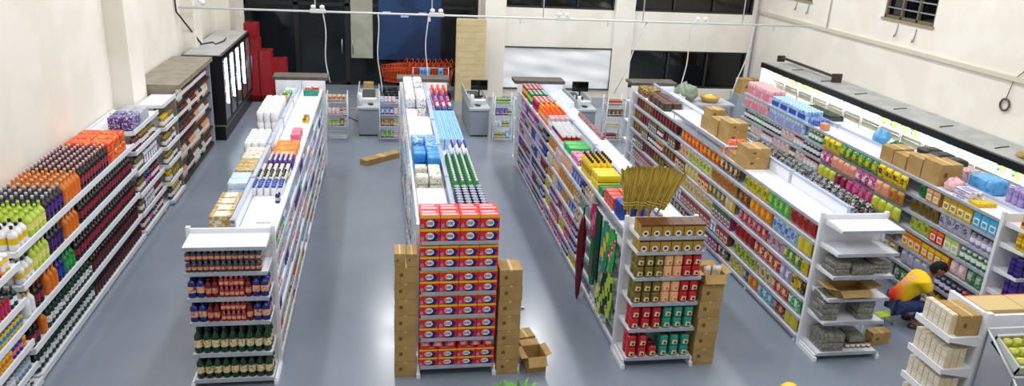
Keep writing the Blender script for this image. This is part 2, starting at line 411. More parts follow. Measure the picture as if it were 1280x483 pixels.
# ================================================================== GONDOLAS
def bracket(b, x0, x1, y, z, m):   # small sloped shelf bracket
    b.quad([(x0, y, z), (x1, y, z), (x1, y, z-.03), (x0, y, z-.10)], m); b.quad([(x0, y, z-.10), (x1, y, z-.03), (x1, y, z), (x0, y, z)], m)
GY0, GY1, BAY = 7.58, 14.58, 1.4
def shelf_mesh(L, dep, sgn):
    b = MB()
    b.box(min(0, sgn*dep), 0.003, -.025, max(0, sgn*dep), L-.003, 0, M_SHELF)
    x = sgn*dep
    b.box(min(x, x+sgn*.012), .003, -.03, max(x, x+sgn*.012), L-.003, .007, M_LIP)
    for yy in (.006, L-.012):
        b.quad([(0, yy, -.02), (sgn*dep, yy, -.02), (sgn*dep, yy, -.04), (0, yy, -.05)], M_SHELF)
    return b.mesh('shelf')
def gondola(label, xc, left, right, top=1.68, y0=GY0, y1=GY1, half=.41, bay=BAY, half_left=None):
    g = thing('gondola_shelving', label, 'shelving', (xc, y0, 0))
    n = round((y1-y0)/bay); half0 = half
    pb = MB()
    for i in range(n): pb.box(-.018, i*bay+.03, .1, .018, (i+1)*bay-.03, top-.02, M_SHELF)
    pb.box(-.024, 0, top-.03, .024, n*bay, top, M_RAIL)
    link('back_panel', pb.mesh('back_panel'), g)
    post = MB().box(-.026, -.03, 0, .026, .03, top+.01, M_LIP).mesh('post')
    for i in range(n+1): link('post', post, g, (0, min(max(i*bay, .03), n*bay-.03), 0))
    for sgn, zs in ((-1, left), (1, right)):
        half = half_left if (sgn < 0 and half_left) else half0
        sm = shelf_mesh(bay, half-.03, sgn)
        for z in zs:
            for i in range(n): link('shelf', sm, g, (sgn*.026, i*bay, z))
        kb = MB().box(min(sgn*.05, sgn*(half-.03)), 0, 0, max(sgn*.05, sgn*(half-.03)), n*bay, zs[-1]-.04, M_LIP)
        link('kick_plate', kb.mesh('kick_plate'), g)
        for i in range(n+1):
            yy = min(max(i*bay, .03), n*bay-.03)
            link('foot', MB().box(min(sgn*.03, sgn*half), -.02, 0, max(sgn*.03, sgn*half), .02, .03, M_SHELF).mesh('foot'), g, (0, yy, 0))
    return g
XG = [-1.52, .76, 3.03, 5.35]
LV = [1.52, 1.27, 1.02, .78, .54, .30, .08]
g1 = gondola('leftmost island shelving run, behind the end display of blue and green bottles', XG[0], LV, LV, half_left=.27)
g2 = gondola('second island shelving run, behind the stacked red detergent boxes', XG[1], LV, LV)
g3 = gondola('third island shelving run, behind the straw brooms', XG[2], LV, LV)
LV4 = [1.57, 1.32, 1.07, .83, .57, .32, .08]
g4 = gondola('fourth island shelving run of snack bags, behind the half-empty end display', XG[3], LV4, LV4, top=1.74)
LV5 = [1.62, 1.38, 1.14, .90, .64, .37, .10]
g5 = gondola('rightmost long shelving run beside the crouching person', 7.62, LV5, LV5, top=1.68, y0=7.43, y1=14.43)
for i, xc in enumerate(XG):
    yh = GY1+.03
    r = thing('end_canopy', ['dark grey topped end unit at the far end of the leftmost island run', 'dark grey topped end unit at the far end of the second run', 'dark grey topped end unit at the far end of the broom run, beside a monitor', 'dark grey topped end unit at the far end of the snack run'][i], 'shelving', (xc, yh, 0))
    link('top_panel', MB().box(-.5 if i != 3 else -.45, 0, 1.68, .5, .42, 1.74, mat('dark laminate', '4A4640', .5, color2='585048', nscale=6)).mesh('top_panel'), r)
    link('upright_panel', MB().box(-.45, 0, 0, .45, .03, 1.68, M_SHELF).mesh('upright_panel'), r)
    for z in (.1, .5, .9, 1.3): link('shelf', MB().box(-.42, .03, z, .42, .38, z+.025, M_SHELF).mesh('shelf'), r)

# end displays facing the camera
def end_display(label, xc, zs, yfront=7.15, half=.40, top=1.66, depth=.38, wf=.02, side_panel=True):
    g = thing('end_display', label, 'shelving', (xc, yfront, 0))
    link('back_panel', MB().box(-half, depth+.0, .06, half, depth+.025, top, M_SHELF).mesh('back_panel'), g)
    for sx in (-1, 1):
        link('upright', MB().box(sx*half-.02, depth-.01, 0, sx*half+.02, depth+.035, top+.02, M_SHELF).mesh('upright'), g)
        link('foot', MB().box(sx*half-.02, 0, 0, sx*half+.02, depth-.01, .05, M_SHELF).box(sx*half-.012, .02, 0.05, sx*half+.012, depth-.01, zs[-1]-.02, M_SHELF).mesh('foot'), g)
    for z in zs:
        b = MB(); b.box(-half+.021, 0.012, z-.022, half-.021, depth, z, M_SHELF); b.box(-half+.021, 0, z-.028, half-.021, .012, z+.008, M_LIP)
        for sx in (-1, 1):
            xx = sx*(half-.024)
            b.quad([(xx, 0, z+.008), (xx, 0, z-.03), (xx, depth, z-.05), (xx, depth, z+.02)], M_SHELF)
        link('shelf', b.mesh('shelf'), g)
    return g
E1 = [1.57, 1.30, 1.02, .75, .39, .09]
end_display('white end display of blue juice and green bottles, far left', XG[0]-.01, E1, yfront=7.15, top=1.62, half=.41)
E2 = [1.59, 1.30, 1.02, .75, .475, .14]
end_display('white end display filled with red detergent boxes', XG[1], E2, yfront=7.15, top=1.62, half=.41)
E3 = [1.60, 1.425, 1.12, .81, .49, .13]
end_display('white end display of gold and red cans, beside a tall box stack', XG[2], E3, yfront=7.15, top=1.68)
E4 = [1.64, 1.36, 1.08, .80, .50, .10]
end_display('white half-empty end display of grey wrapped goods', XG[3], E4, yfront=7.12, top=1.70)

# ---- fill: end display 1
w1 = '%s shelf, far left end display'
zz = E1
for r_, (zc, nm) in enumerate(((zz[1], 'second'),)):
    run('F', 7.15, zc+.001, XG[0]-.39, XG[0]+.37, [(S('small drink bottle', 'slim', 'dark grey', 'lilac', .052, .052, .112), .78)], w1 % nm, rows=2, layers=2, parts=True, gap=.003, use_pos=False, jit=.02)
for zc, nm in ((zz[2], 'third'), (zz[3], 'fourth')):
    big = S('juice bottle', 'jug', 'dark blue', 'dark blue', .078, .075, .235); red = S('small juice bottle', 'slim', 'dark red', 'dark red', .058, .058, .20); sal = S('mini juice bottle', 'slim', 'crimson', 'peach', .045, .05, .112)
    run('F', 7.15, zc+.001, XG[0]-.39, XG[0]+.38, [(big, .165), (red, .13)], w1 % nm, rows=3, parts=True, gap=.003, use_pos=False, jit=.02)
    run('F', 7.15, zc+.001, XG[0]-.095, XG[0]+.15, [(sal, .245)], w1 % nm, rows=3, layers=2, parts=True, gap=.003, use_pos=False, jit=.02)
    run('F', 7.15, zc+.001, XG[0]+.152, XG[0]+.38, [(red, .065), (big, .165)], w1 % nm, rows=3, parts=True, gap=.003, use_pos=False, jit=.02)
for zc, nm, hh in ((zz[4], 'fifth', .29), (zz[5], 'lowest', .27)):
    run('F', 7.15, zc+.001, XG[0]-.385, XG[0]+.39, [(S('glass bottle', 'bottle', 'dark green', 'dark grey', .081, .081, hh), .8)], w1 % nm, rows=3, parts=True, gap=.003, use_pos=False, jit=.02)

# ---- fill: end display 2, red detergent boxes with oval mark
def red_box_mesh(w=.197, d=.17, h=.138):
    R1 = P('bright red'); Yw = P('yellow'); Bl = P('dark blue'); b = MB()
    b.box(-w/2, -d/2, 0, w/2, d/2, h, R1)
    y = -d/2-.0012
    b.quad([(-w/2, y, h*.80), (w/2, y, h*.80), (w/2, y, h*.99), (-w/2, y, h*.99)], Yw)
    b.quad([(-w*.12, y-.0003, 0), (w*.30, y-.0003, 0), (w*.44, y-.0003, h*.5), (w*.2, y-.0003, h*.72), (-w*.02, y-.0003, h*.45)], Bl)
    b.quad([(-w*.48, y-.0003, h*.08), (-w*.28, y-.0003, h*.08), (-w*.34, y-.0003, h*.4), (-w*.46, y-.0003, h*.34)], P('lilac'))
    zt = h+.0012
    b.quad([(-w*.4, -d*.36, zt), (w*.4, -d*.36, zt), (w*.4, -d*.12, zt), (-w*.4, -d*.12, zt)], P('pale pink'))
    b.quad([(-w*.4, d*.05, zt), (w*.3, d*.05, zt), (w*.3, d*.3, zt), (-w*.4, d*.3, zt)], P('pale pink'))
    # left side panel with round print
    x = -w/2-.0012
    ring = [(x, math.cos(t)*d*.22, h*.55+math.sin(t)*h*.24) for t in [2*PI*k/12 for k in range(12)]]
    b.quad(ring, P('pale pink'))
    me = b.mesh('detergent_box', bevel=0)
    lg = MB()
    n = 18
    lg.quad([(-w*.0+math.cos(2*PI*k/n)*w*.21, y-.002, h*.42+math.sin(2*PI*k/n)*h*.27) for k in range(n)], P('white'))
    # three dark letters O M O on the oval
    yy = y-.003; D = P('dark blue')
    def ringl(cx, rx, rz):
        for k in range(10):
            a, c = 2*PI*k/10, 2*PI*(k+1)/10
            lg.quad([(cx+rx*math.cos(a), yy, h*.42+rz*math.sin(a)), (cx+rx*math.cos(c), yy, h*.42+rz*math.sin(c)), (cx+rx*.5*math.cos(c), yy, h*.42+rz*.5*math.sin(c)), (cx+rx*.5*math.cos(a), yy, h*.42+rz*.5*math.sin(a))][::-1], D)
    ringl(-w*.13, w*.055, h*.12); ringl(w*.09, w*.055, h*.12)
    for px in (-.055, -.02, .015): lg.quad([(w*px, yy, h*.30), (w*px+w*.018, yy, h*.30), (w*px+w*.018, yy, h*.54), (w*px, yy, h*.54)], D)
    return me, lg.mesh('brand_oval')
RB, RBL = red_box_mesh()
COUNT['detergent_box'] = 0
def red_boxes(zc, nm, layers, deep=2, miss_top=0):
    for k in range(layers):
        for r in range(deep):
            for i in range(4):
                x = XG[1]-.305+i*.202
                if r == 0 or k == layers-1:
                    o = link('detergent_box', RB, None, (x+random.uniform(-.001, .001), 7.15+.02+.09+r*.175, zc+.001+k*.1395))
                    rowname = 'front' if r == 0 else 'rear'
                    ln = {1: '', 2: ['lower ', 'upper '][k % 2]}.get(layers, ['bottom ', 'lower middle ', 'upper middle ', 'top '][min(k, 3)])
                    tag(o, 'red detergent box with white oval, %s%s row, %s shelf' % (ln, rowname, nm), 'box', 'red detergent boxes, %s%s row, %s shelf' % (ln, rowname, nm))
                    if r == 0: link('oval_emblem', RBL, o)
                    COUNT['detergent_box'] += 1
red_boxes(E2[0], 'top', 2); 
for zc, nm in zip(E2[1:5], ('second', 'third', 'fourth', 'fifth')): 
    pass
# box height is 13.9 cm, shelf gap 27-28 cm minus the rail: two layers just fit with the shorter boxes
for zc, nm in zip(E2[1:5], ('second', 'third', 'fourth', 'fifth')):
    for k in range(2):
        for i in range(4):
            o = link('detergent_box', RB, None, (XG[1]-.305+i*.202, 7.15+.11, zc+.001+k*.122)); o.scale = (1, 1, .875)
            tag(o, 'red detergent box with white oval, %s row on the %s shelf of its end display' % (['lower', 'upper'][k], nm), 'box', 'red detergent boxes, %s row on the %s shelf' % (['lower', 'upper'][k], nm))
            link('oval_emblem', RBL, o)
for k in range(2):
    for i in range(4):
        o = link('detergent_box', RB, None, (XG[1]-.305+i*.202, 7.15+.11, E2[5]+.001+k*.1)); o.scale = (1, 1, .71)
        tag(o, 'red detergent box with white oval, %s row on the lowest shelf of its end display' % ['bottom', 'second'][k], 'box', 'red detergent boxes, %s row on the lowest shelf' % ['bottom', 'second'][k])
        link('oval_emblem', RBL, o)
run('F', 7.15, E2[5]+.203, XG[1]-.40, XG[1]+.40, [(S('detergent refill pouch', 'pouch', 'bright red', 'pale pink', .125, .09, .10), .81)], 'lying on the lowest-shelf red boxes', rows=1, use_pos=False, gap=.01)

# ---- fill: end display 3
w3 = 'on the %s shelf of the gold and red end display'
def gold_box(c1='gold', c2='brown'):
    w, d, h = .112, .11, .135; b = MB()
    b.box(-w/2, -d/2, 0, w/2, d/2, h, P('gold'))
    y = -d/2-.001
    b.quad([(-w/2, y, h*.85), (w/2, y, h*.85), (w/2, y, h), (-w/2, y, h)], P('brown'))
    b.quad([(-w*.5, -d/2, h+.001), (w*.5, -d/2, h+.001), (w*.5, d/2, h+.001), (-w*.5, d/2, h+.001)], P('brown'))
    me = b.mesh('gold_box'); l = MB()
    n = 14
    l.quad([(math.cos(2*PI*k/n)*w*.3, y-.0015, h*.28+math.sin(2*PI*k/n)*h*.25) for k in range(n)], P('white'))
    l.quad([(math.cos(2*PI*k/n)*w*.17, y-.0025, h*.28+math.sin(2*PI*k/n)*h*.13) for k in range(n)], P('brown'))
    return me, l.mesh('cup_print')
GB, GBL = gold_box()
for zc, nm in ((E3[0], 'top'), (E3[1], 'second')):
    for i in range(6):
        for r in range(2):
            o = link('coffee_box', GB, None, (XG[2]-.305+i*.121, 7.23+r*.116, zc+.001), (0, 0, random.uniform(-.03, .03)))
            tag(o, 'gold coffee box, %s row on the %s shelf, gold and red display' % (['front', 'back'][r], nm), 'box', 'gold coffee boxes, %s row, %s shelf' % (['front', 'back'][r], nm))
            if r == 0: link('cup_print', GBL, o)
def coffee_can(a, c):
    return S('square tin', 'jug', a, c, .098, .095, .135)
def tin(c1, c2):
    b = MB(); w, h = .098, .132
    b.lathe([(w*.47, 0), (w*.5, .006), (w*.5, h*.86), (w*.44, h*.93), (w*.34, h*.94), (w*.34, h), (w*.3, h)], [P(c1, .3), P(c1, .3), P(c1, .3), P(c1, .3), P(c2), P(c2), P(c2)], 16, pw=4)
    me = b.mesh('tin'); l = MB(); y = -w/2-.0015
    l.quad([(-w*.30, y, h*.15), (w*.30, y, h*.15), (w*.34, y, h*.5), (-w*.2, y, h*.58)], P('cream'))
    l.quad([(-w*.05, y-.001, h*.2), (w*.22, y-.001, h*.2), (w*.22, y-.001, h*.42), (-w*.05, y-.001, h*.42)], P(c2))
    return me, l.mesh('label_patch')
T = {k: tin(*v) for k, v in {'olive': ('olive', 'brown'), 'orange': ('peach', 'orange'), 'red': ('red', 'dark red'), 'teal': ('teal', 'brown')}.items()}
def tins(zc, nm, seq, pitch, gaps=()):
    for k in range(2):
        for i, c in enumerate(seq):
            if (k, i) in gaps: continue
            for r in range(2):
                o = link('drink_tin', T[c][0], None, (XG[2]-.375+pitch*(i+.5), 7.225+r*.105, zc+.001+k*.134), (0, 0, random.uniform(-.06, .06)))
                lb = '%s powder tin, %s layer, %s row, %s shelf of the gold and red display' % (c, ['lower', 'upper'][k], ['front', 'back'][r], nm)
                tag(o, lb, 'tin', lb.replace('tin', 'tins', 1))
                if r == 0: link('label_patch', T[c][1], o)
tins(E3[2], 'third', ['olive']*3+['orange']*2+['red']*2, .107)
tins(E3[3], 'fourth', ['olive']*3+['orange']*2+['red']*2, .107)
tins(E3[4], 'fifth', ['red']*3+['teal']*3, .124)
tins(E3[5], 'lowest', ['red']*3+['teal']*3, .124, gaps=((1, 2),))

# ---- fill: end display 4 (grey wrapped goods, open carton)
M_CLEAR = mat('grey shrink film', '8E9088', .25, color2='5C5A50', nscale=18, per_object=True)
def wrapped(w, d, h):
    b = MB(); b.box(-w/2, -d/2, 0, w/2, d/2, h, mat('film %d' % 1, '8C8C82', .22, color2='5A584C', nscale=30, per_object=True, lo=.35, hi=.7))
    me = b.mesh('wrapped_pack', bevel=.014, bseg=2)
    for p in me.polygons: p.use_smooth = True
    return me
WP = [wrapped(.20, .26, .075), wrapped(.28, .28, .11), wrapped(.22, .22, .05)]
def wp(i, x, y, z, rz, lab): 
    o = link('wrapped_pack', WP[i], None, (x, y, z), (0, 0, rz)); tag(o, lab, 'pack', None); return o
x4 = XG[3]
for k in range(2): wp(0, x4-.26, 7.30, E4[2]+.001+k*.077, .1*k, ['lower', 'upper'][k]+' grey film-wrapped pack on the left of the third shelf, half-empty display')
wp(1, x4+.01, 7.30, E4[2]+.001, 0, 'wide grey film-wrapped pack in the middle of the third shelf, half-empty display')
for k in range(3): wp(2, x4+.25, 7.31, E4[2]+.001+k*.052, -.08+.05*k, ['lowest', 'middle', 'topmost'][k]+' grey film-wrapped pack in the right-hand pile, third shelf of the half-empty display')
for col, (xx, nn) in enumerate(((-.28, 4), (-.03, 0), (.17, 3))):
    for k in range(nn):
        wp(0, x4+xx, 7.31, E4[4]+.001+k*.077, random.uniform(-.08, .08), '%s grey film-wrapped pack of the %s pile, fifth shelf, half-empty display' % (['lowest', 'second', 'third', 'topmost'][k], ['left', '', 'right'][col]))
for k in range(2):
    wp(1, x4-.18, 7.30, E4[5]+.001+k*.112, 0, ['lower', 'upper'][k]+' large grey wrapped tray on the lowest left shelf of the half-empty display')
for i in range(5):
    for r in range(2):
        o = place(S('dark jar', 'jar', 'olive', 'dark red', .06, .06, .09), x4+.06+i*.068, 7.24+r*.08, E4[5]+.001, 0, ', %s row on the lowest shelf of the half-empty display' % ['front', 'back'][r])
wp(0, x4+.14, 7.31, E4[5]+.1, 0, 'left grey film-wrapped pack lying on the dark jars of the lowest shelf'); wp(0, x4+.345-.03, 7.31, E4[5]+.1, .05, 'right grey film-wrapped pack lying on the dark jars of the lowest shelf') if False else None

def carton_box(w, d, h, flaps=False, open_top=False, mark=True):
    b = MB()
    if not open_top:
        b.box(-w/2, -d/2, 0, w/2, d/2, h, M_CARD)
        b.box(-w*.06, -d/2-.001, h-.02, w*.06, d/2+.001, h+.0015, M_TAPE)
        b.quad([(-w/2+.004, -.002, h+.001), (w/2-.004, -.002, h+.001), (w/2-.004, .002, h+.001), (-w/2+.004, .002, h+.001)], M_CARDD)
    else:
        t = .005
        b.box(-w/2, -d/2, 0, w/2, d/2, t, M_CARD); b.box(-w/2, -d/2, 0, w/2, -d/2+t, h, M_CARD); b.box(-w/2, d/2-t, 0, w/2, d/2, h, M_CARD)
        b.box(-w/2, -d/2, 0, -w/2+t, d/2, h, M_CARD); b.box(w/2-t, -d/2, 0, w/2, d/2, h, M_CARD)
    if mark and not open_top:
        y = -d/2-.001
        b.quad([(-w*.3, y, h*.4), (-w*.14, y, h*.4), (-w*.14, y, h*.62), (-w*.3, y, h*.62)], M_INK)
        b.box(-w/2-.0008, -d/2-.0008, 0, w/2+.0008, -d/2+.001, .005, M_CARDD)
    return b.mesh('cardboard_box', bevel=0)
def flap(name, w, L, parent, loc, rot):
    o = link(name, MB().box(-w/2, 0, -.002, w/2, L, .002, M_CARD).mesh('flap'), parent, loc, rot); return o
def open_box(label, x, y, z, rz, w, d, h, angs=(2.2, 2.3, 2.0, 2.4)):
    r = thing('open_cardboard_box', label, 'box', (x, y, z), rz)
    link('box_body', carton_box(w, d, h, open_top=True), r)
    flap('flap', w*.96, d*.42, r, (0, -d/2, h), (-(PI-angs[0]) - PI/2 + PI/2 + 0, 0, PI))
    flap('flap', w*.96, d*.42, r, (0, d/2, h), (angs[1]-PI/2-.6, 0, 0))
    flap('flap', d*.96, w*.3, r, (-w/2, 0, h), (angs[2]-PI/2-.5, 0, PI/2))
    flap('flap', d*.96, w*.3, r, (w/2, 0, h), (angs[3]-PI/2-.5, 0, -PI/2))
    return r
# carton with wings open on the end display
r = thing('open_cardboard_box', 'opened brown carton with spread flaps on the fourth shelf of the half-empty display', 'box', (x4-.05, 7.29, E4[3]+.001), .05)
link('box_body', carton_box(.40, .24, .09, open_top=True), r)
flap('flap', .23, .17, r, (-.2, 0, .09), (.25, 0, PI/2)); flap('flap', .23, .17, r, (.2, 0, .09), (.15, 0, -PI/2))
flap('flap', .38, .10, r, (0, -.12, .09), (-.5, 0, PI)); flap('flap', .38, .1, r, (0, .12, .09), (.9, 0, 0))

# ================================================================== LEFT WALL SHELVING
def wall_unit(label, y0, y1, zs, lip, back, top=None, panel=None, name='store_shelving', lipm=M_SHELF, mm=M_SHELF):
    g = thing(name, label, 'shelving', (0, y0, 0)); L = y1-y0
    link('back_panel', MB().box(back, 0, 0, back+.03, L, (panel or zs[0]+.35), mm).mesh('back_panel'), g)
    for z in zs:
        dlt = 0 if z == zs[-1] else -.02
        b = MB(); b.box(back+.03, 0.005, z-.03, lip+dlt, L-.005, z, mm); b.box(lip+dlt, .005, z-.045, lip+dlt+.02, L-.005, z+.02, lipm)
        for yy in (.006, L-.008):
            q = [(back+.03, yy, z-.03), (lip+dlt, yy, z-.03), (lip+dlt, yy, z-.05), (back+.03, yy, z-.06)]
            b.quad(q, mm)
        link('shelf', b.mesh('shelf'), g)
    for k in range(int(L/1.0)+1):
        yy = min(k*1.0, L-.05)
        link('post', MB().box(back+.03, yy, 0, back+.04, yy+.04, (panel or zs[0]+.35), M_LIP).mesh('post'), g)
        if k: link('foot', MB().box(back+.06, yy, 0, lip+.03, yy+.04, .035, M_LIP).mesh('foot'), g)
    link('kick_plate', MB().box(back+.04, 0.01, 0, lip-.03, L-.01, zs[-1]-.05, mat('kick grey', '9CA0A8', .5)).mesh('kick_plate'), g)  # kick plate in one plain grey
    return g
BK = -4.13
ZL = [1.44, 1.08, .71, .37, .07]
wall_unit('long white wall shelving of soft drink bottles along the left wall', 7.40, 11.15, ZL, -3.47, BK, panel=1.52)
ZN = [1.36, .98, .74, .52, .26, .08]
wall_unit('nearest white wall shelving at the left edge, cans and small bottles', 6.2, 7.36, ZN, -3.44, BK, panel=1.5)
wall_unit('white wall shelving right behind the soft drinks, with boxed goods', 11.2, 12.48, [1.60, 1.30, .99, .65, .35, .08], -3.47, BK, panel=1.62)
wall_unit('white topped wall shelving before the brown cabinet', 12.52, 13.3, [1.68, 1.30, .98, .68, .38, .08], -3.40, BK+.32, panel=1.66)
soda = lambda a, c, h=.315: S('soft drink bottle', 'bottle', a, c, .092, .092, h)
wl = 'on the %s shelf of the left wall'
def lw(z, nm, seq, rows, h=.315):
    p = 7.45
    for a, c, L, noun, knd, w, d, hh in seq:
        sp = S(noun, knd, a, c, w, d, hh)
        run('R', -3.47, z+.001, p, p+L, [(sp, L)], wl % nm, rows=rows, gap=.004, parts=(rows < 3), use_pos=True, pos=('near end' if p < 8.6 else 'middle' if p < 10 else 'far end'), jit=.0, back=.02)
        p += L
B9 = .094
lw(ZL[0], 'top', [('white', 'black', .35, 'juice bottle', 'bottle', B9, B9, .25), ('lime', 'lime', .40, 'citrus drink bottle', 'bottle', B9, B9, .27), ('dark purple', 'light grey', .50, 'grape drink bottle', 'bottle', B9, B9, .29),
                  ('amber', 'peach', .50, 'fizzy drink bottle', 'bottle', B9, B9, .30), ('cola', 'pale pink', 1.0, 'cola bottle', 'bottle', B9, B9, .30)], 6)
run('R', -3.47, ZL[0]+.001, 10.22, 10.95, [(S('drink bundle', 'pack', 'bright red', 'yellow', .22, .26, .14), .71)], wl % 'top', rows=2, layers=2, pos='far end', gap=.01)
lw(ZL[1], 'second', [('white', 'black', .30, 'juice bottle', 'bottle', B9, B9, .24), ('lime', 'lime', .40, 'citrus drink bottle', 'bottle', B9, B9, .28), ('dark purple', 'light grey', .45, 'grape drink bottle', 'bottle', B9, B9, .28),
                     ('amber', 'peach', .45, 'fizzy drink bottle', 'bottle', B9, B9, .28), ('cola', 'light grey', 2.05, 'cola bottle', 'bottle', B9, B9, .28)], 2)
lw(ZL[2], 'third', [('white', 'yellow', .22, 'juice bottle', 'bottle', B9, B9, .26), ('cola', 'red', .28, 'cola bottle', 'bottle', B9, B9, .27), ('amber', 'peach', .3, 'fizzy drink bottle', 'bottle', B9, B9, .28), ('dark blue', 'blue', .2, 'berry drink bottle', 'bottle', B9, B9, .28),
                    ('green', 'green', .35, 'guarana bottle', 'bottle', B9, B9, .28), ('cola', 'light grey', 2.3, 'cola bottle', 'bottle', B9, B9, .28)], 2)
lw(ZL[3], 'fourth', [('cola', 'red', .28, 'cola bottle', 'bottle', B9, B9, .27), ('amber', 'peach', .12, 'fizzy drink bottle', 'bottle', B9, B9, .27), ('dark green', 'white', 1.35, 'sparkling wine bottle', 'bottle', .09, .09, .27), ('cola', 'black', 1.95, 'dark soda bottle', 'bottle', B9, B9, .27)], 2)
lw(ZL[4], 'lowest', [('dark green', 'white', 1.7, 'sparkling wine bottle', 'bottle', .09, .09, .25), ('cola', 'black', 2.0, 'dark soda bottle', 'bottle', B9, B9, .25)], 2)
# nearest unit
near = [(ZN[0], 'top', [('juice jar', 'jar', 'yellow', 'white', .09, .09, .16), ('drink can', 'can', 'red', 'pink', .066, .066, .12)]),
        (ZN[1], 'second', [('drink can', 'can', 'red', 'magenta', .066, .066, .16), ('dark bottle', 'bottle', 'dark green', 'olive', .075, .075, .2)]),
        (ZN[2], 'third', [('drink can', 'can', 'blue', 'magenta', .066, .066, .12), ('drink can', 'can', 'yellow', 'sky blue', .066, .066, .12)]),
        (ZN[3], 'fourth', [('sauce can', 'can', 'yellow', 'orange', .07, .07, .12), ('sauce can', 'can', 'purple', 'pink', .07, .07, .12)]),
        (ZN[4], 'fifth', [('silver can', 'can', 'light grey', 'white', .066, .066, .13), ('silver can', 'can', 'grey', 'pale blue', .066, .066, .13)]),
        (ZN[5], 'lowest', [('dark bottle', 'bottle', 'black', 'grey', .07, .07, .14)])]
for z, nm, sps in near:
    run('R', -3.44, z+.001, 6.25, 7.3, [S(*s) for s in sps], 'on the %s shelf at the left edge' % nm, rows=2, use_pos=False, gap=.004, jit=0)
# boxed goods unit 1b
mixb = [S('spirit carton', 'carton', 'purple', 'white', .11, .1, .2), S('snack tin', 'can', 'dark blue', 'pink', .1, .1, .17), S('spirit bottle', 'bottle', 'olive', 'black', .075, .075, .22), S('coffee jar', 'jar', 'brown', 'gold', .09, .09, .16), S('spirit bottle', 'bottle', 'dark red', 'black', .075, .075, .22)]
for z, nm in zip([1.30, .99, .65, .35, .08], ('second', 'third', 'fourth', 'fifth', 'lowest')):
    run('R', -3.47, z+.001, 11.25, 12.42, mixb, '%s shelf of the unit behind the soft drinks' % nm, rows=1, use_pos=False, gap=.01)
run('R', -3.47, 1.601, 11.25, 12.2, [(S('bundle', 'pack', 'purple', 'white', .2, .16, .2), .42), (S('bundle', 'pack', 'light grey', 'lilac', .2, .16, .18), .45)], 'on top of the unit behind the soft drinks', rows=2, use_pos=False)
mixc = [S('glass jar', 'jar', 'gold', 'yellow', .1, .1, .17), S('spirit bottle', 'bottle', 'dark grey', 'black', .075, .075, .22), S('glass jar', 'jar', 'olive', 'gold', .09, .09, .16), S('spice packet', 'pouch', 'olive', 'yellow', .1, .06, .18)]
for z, nm in zip([1.30, .98, .68, .38, .08], ('second', 'third', 'fourth', 'fifth', 'lowest')):
    run('R', -3.40, z+.001, 12.56, 13.26, mixc, 'on the %s shelf of the white-topped unit' % nm, rows=1, use_pos=False, gap=.01)
# brown open cabinet
M_BRN = mat('taupe laminate', '948B7C', .6, color2='877E70', nscale=5); M_DKW = mat('dark wood', '2A211C', .5)
g = thing('display_cabinet', 'taupe open cabinet of liquor bottles between white shelving and the black cooler', 'cabinet', (0, 13.38, 0))
link('top_panel', MB().box(-4.1, 0, 1.74, -3.36, 2.7, 1.82, M_BRN).mesh('top_panel'), g)
link('side_panel', MB().box(-4.1, 0, 0, -3.44, .04, 1.74, M_BRN).mesh('side_panel'), g)
link('side_panel', MB().box(-4.1, 2.66, 0, -3.42, 2.7, 1.74, M_LIP).mesh('side_panel'), g)
link('back_panel', MB().box(-4.1, .04, 0, -4.07, 2.66, 1.74, M_DKW).mesh('back_panel'), g)
for z in (.08, .42, .78, 1.12, 1.44): link('shelf', MB().box(-4.07, .04, z-.03, -3.44, 2.66, z, M_DKW).mesh('shelf'), g)
wn = [S('liquor bottle', 'bottle', 'dark red', 'gold', .085, .085, .26), S('liquor bottle', 'bottle', 'brown', 'red', .085, .085, .27), S('liquor bottle', 'bottle', 'peach', 'orange', .09, .09, .25), S('liquor bottle', 'bottle', 'dark green', 'black', .085, .085, .27), S('liquor bottle', 'bottle', 'off-white', 'gold', .085, .085, .26)]
for z, nm in zip((1.44, 1.12, .78, .42, .08), ('top', 'second', 'third', 'fourth', 'lowest')):
    run('R', -3.44, z+.001, 13.46, 16.0, wn, 'on the %s shelf of the taupe cabinet' % nm, rows=1, use_pos=False, gap=.03)
link('header_lamp', MB().box(-3.5, .3, 1.70, -3.47, .42, 1.73, mat('warm lamp', 'FFE8C0', .5, emit=6)).mesh('header_lamp'), g)

# ================================================================== BLACK COOLER ON THE LEFT
M_GREYTOP = mat('galvanised top', 'B2B4B2', .5, color2='A4A6A6', nscale=3)
M_TUBE = mat('fluorescent tube', 'F4FAFF', .3, emit=12)
M_GLASS = mat('clear door glass', 'CFE0E4', .04, trans=.9)
g = thing('drinks_cooler', 'black glass-door cooler with vertical light tubes at the left rear', 'cooler', (0, 16.4, 0)); CX0, CX1, CL, CH = -4.0, -3.27, 3.5, 1.78
CH = 1.76
link('cabinet_body', MB().box(CX0, 0, 0, CX0+.05, CL, CH, M_BLACK).box(CX0, 0, 0, CX1, .05, CH, M_BLACK).box(CX0, CL-.05, 0, CX1, CL, CH, M_BLACK).box(CX0, .05, 0, CX1, CL-.05, .3, M_BLACK).box(CX0, .05, CH-.1, CX1, CL-.05, CH, M_BLACK).mesh('cabinet_body'), g)
link('top_panel', MB().box(CX0-.02, -.02, CH, CX1+.03, CL+.02, CH+.02, M_BLACK).box(CX0+.02, .02, CH+.02, CX1-.02, CL-.02, CH+.04, M_GREYTOP).mesh('top_panel'), g)
link('silver_strip', MB().box(CX0, -.008, .30, CX1, .0, .33, M_STEEL).box(CX1, 0, .27, CX1+.01, CL, .3, M_STEEL).mesh('silver_strip'), g)
link('interior_liner', MB().box(CX0+.05, .05, .3, CX0+.08, CL-.05, CH-.1, mat('liner grey', 'AEB6BA', .5)).mesh('interior_liner'), g)
for z in (.6, .9, 1.2): link('wire_shelf', MB().box(CX0+.08, .06, z, CX1-.12, CL-.06, z+.015, M_STEEL).mesh('wire_shelf'), g)
nd = 5
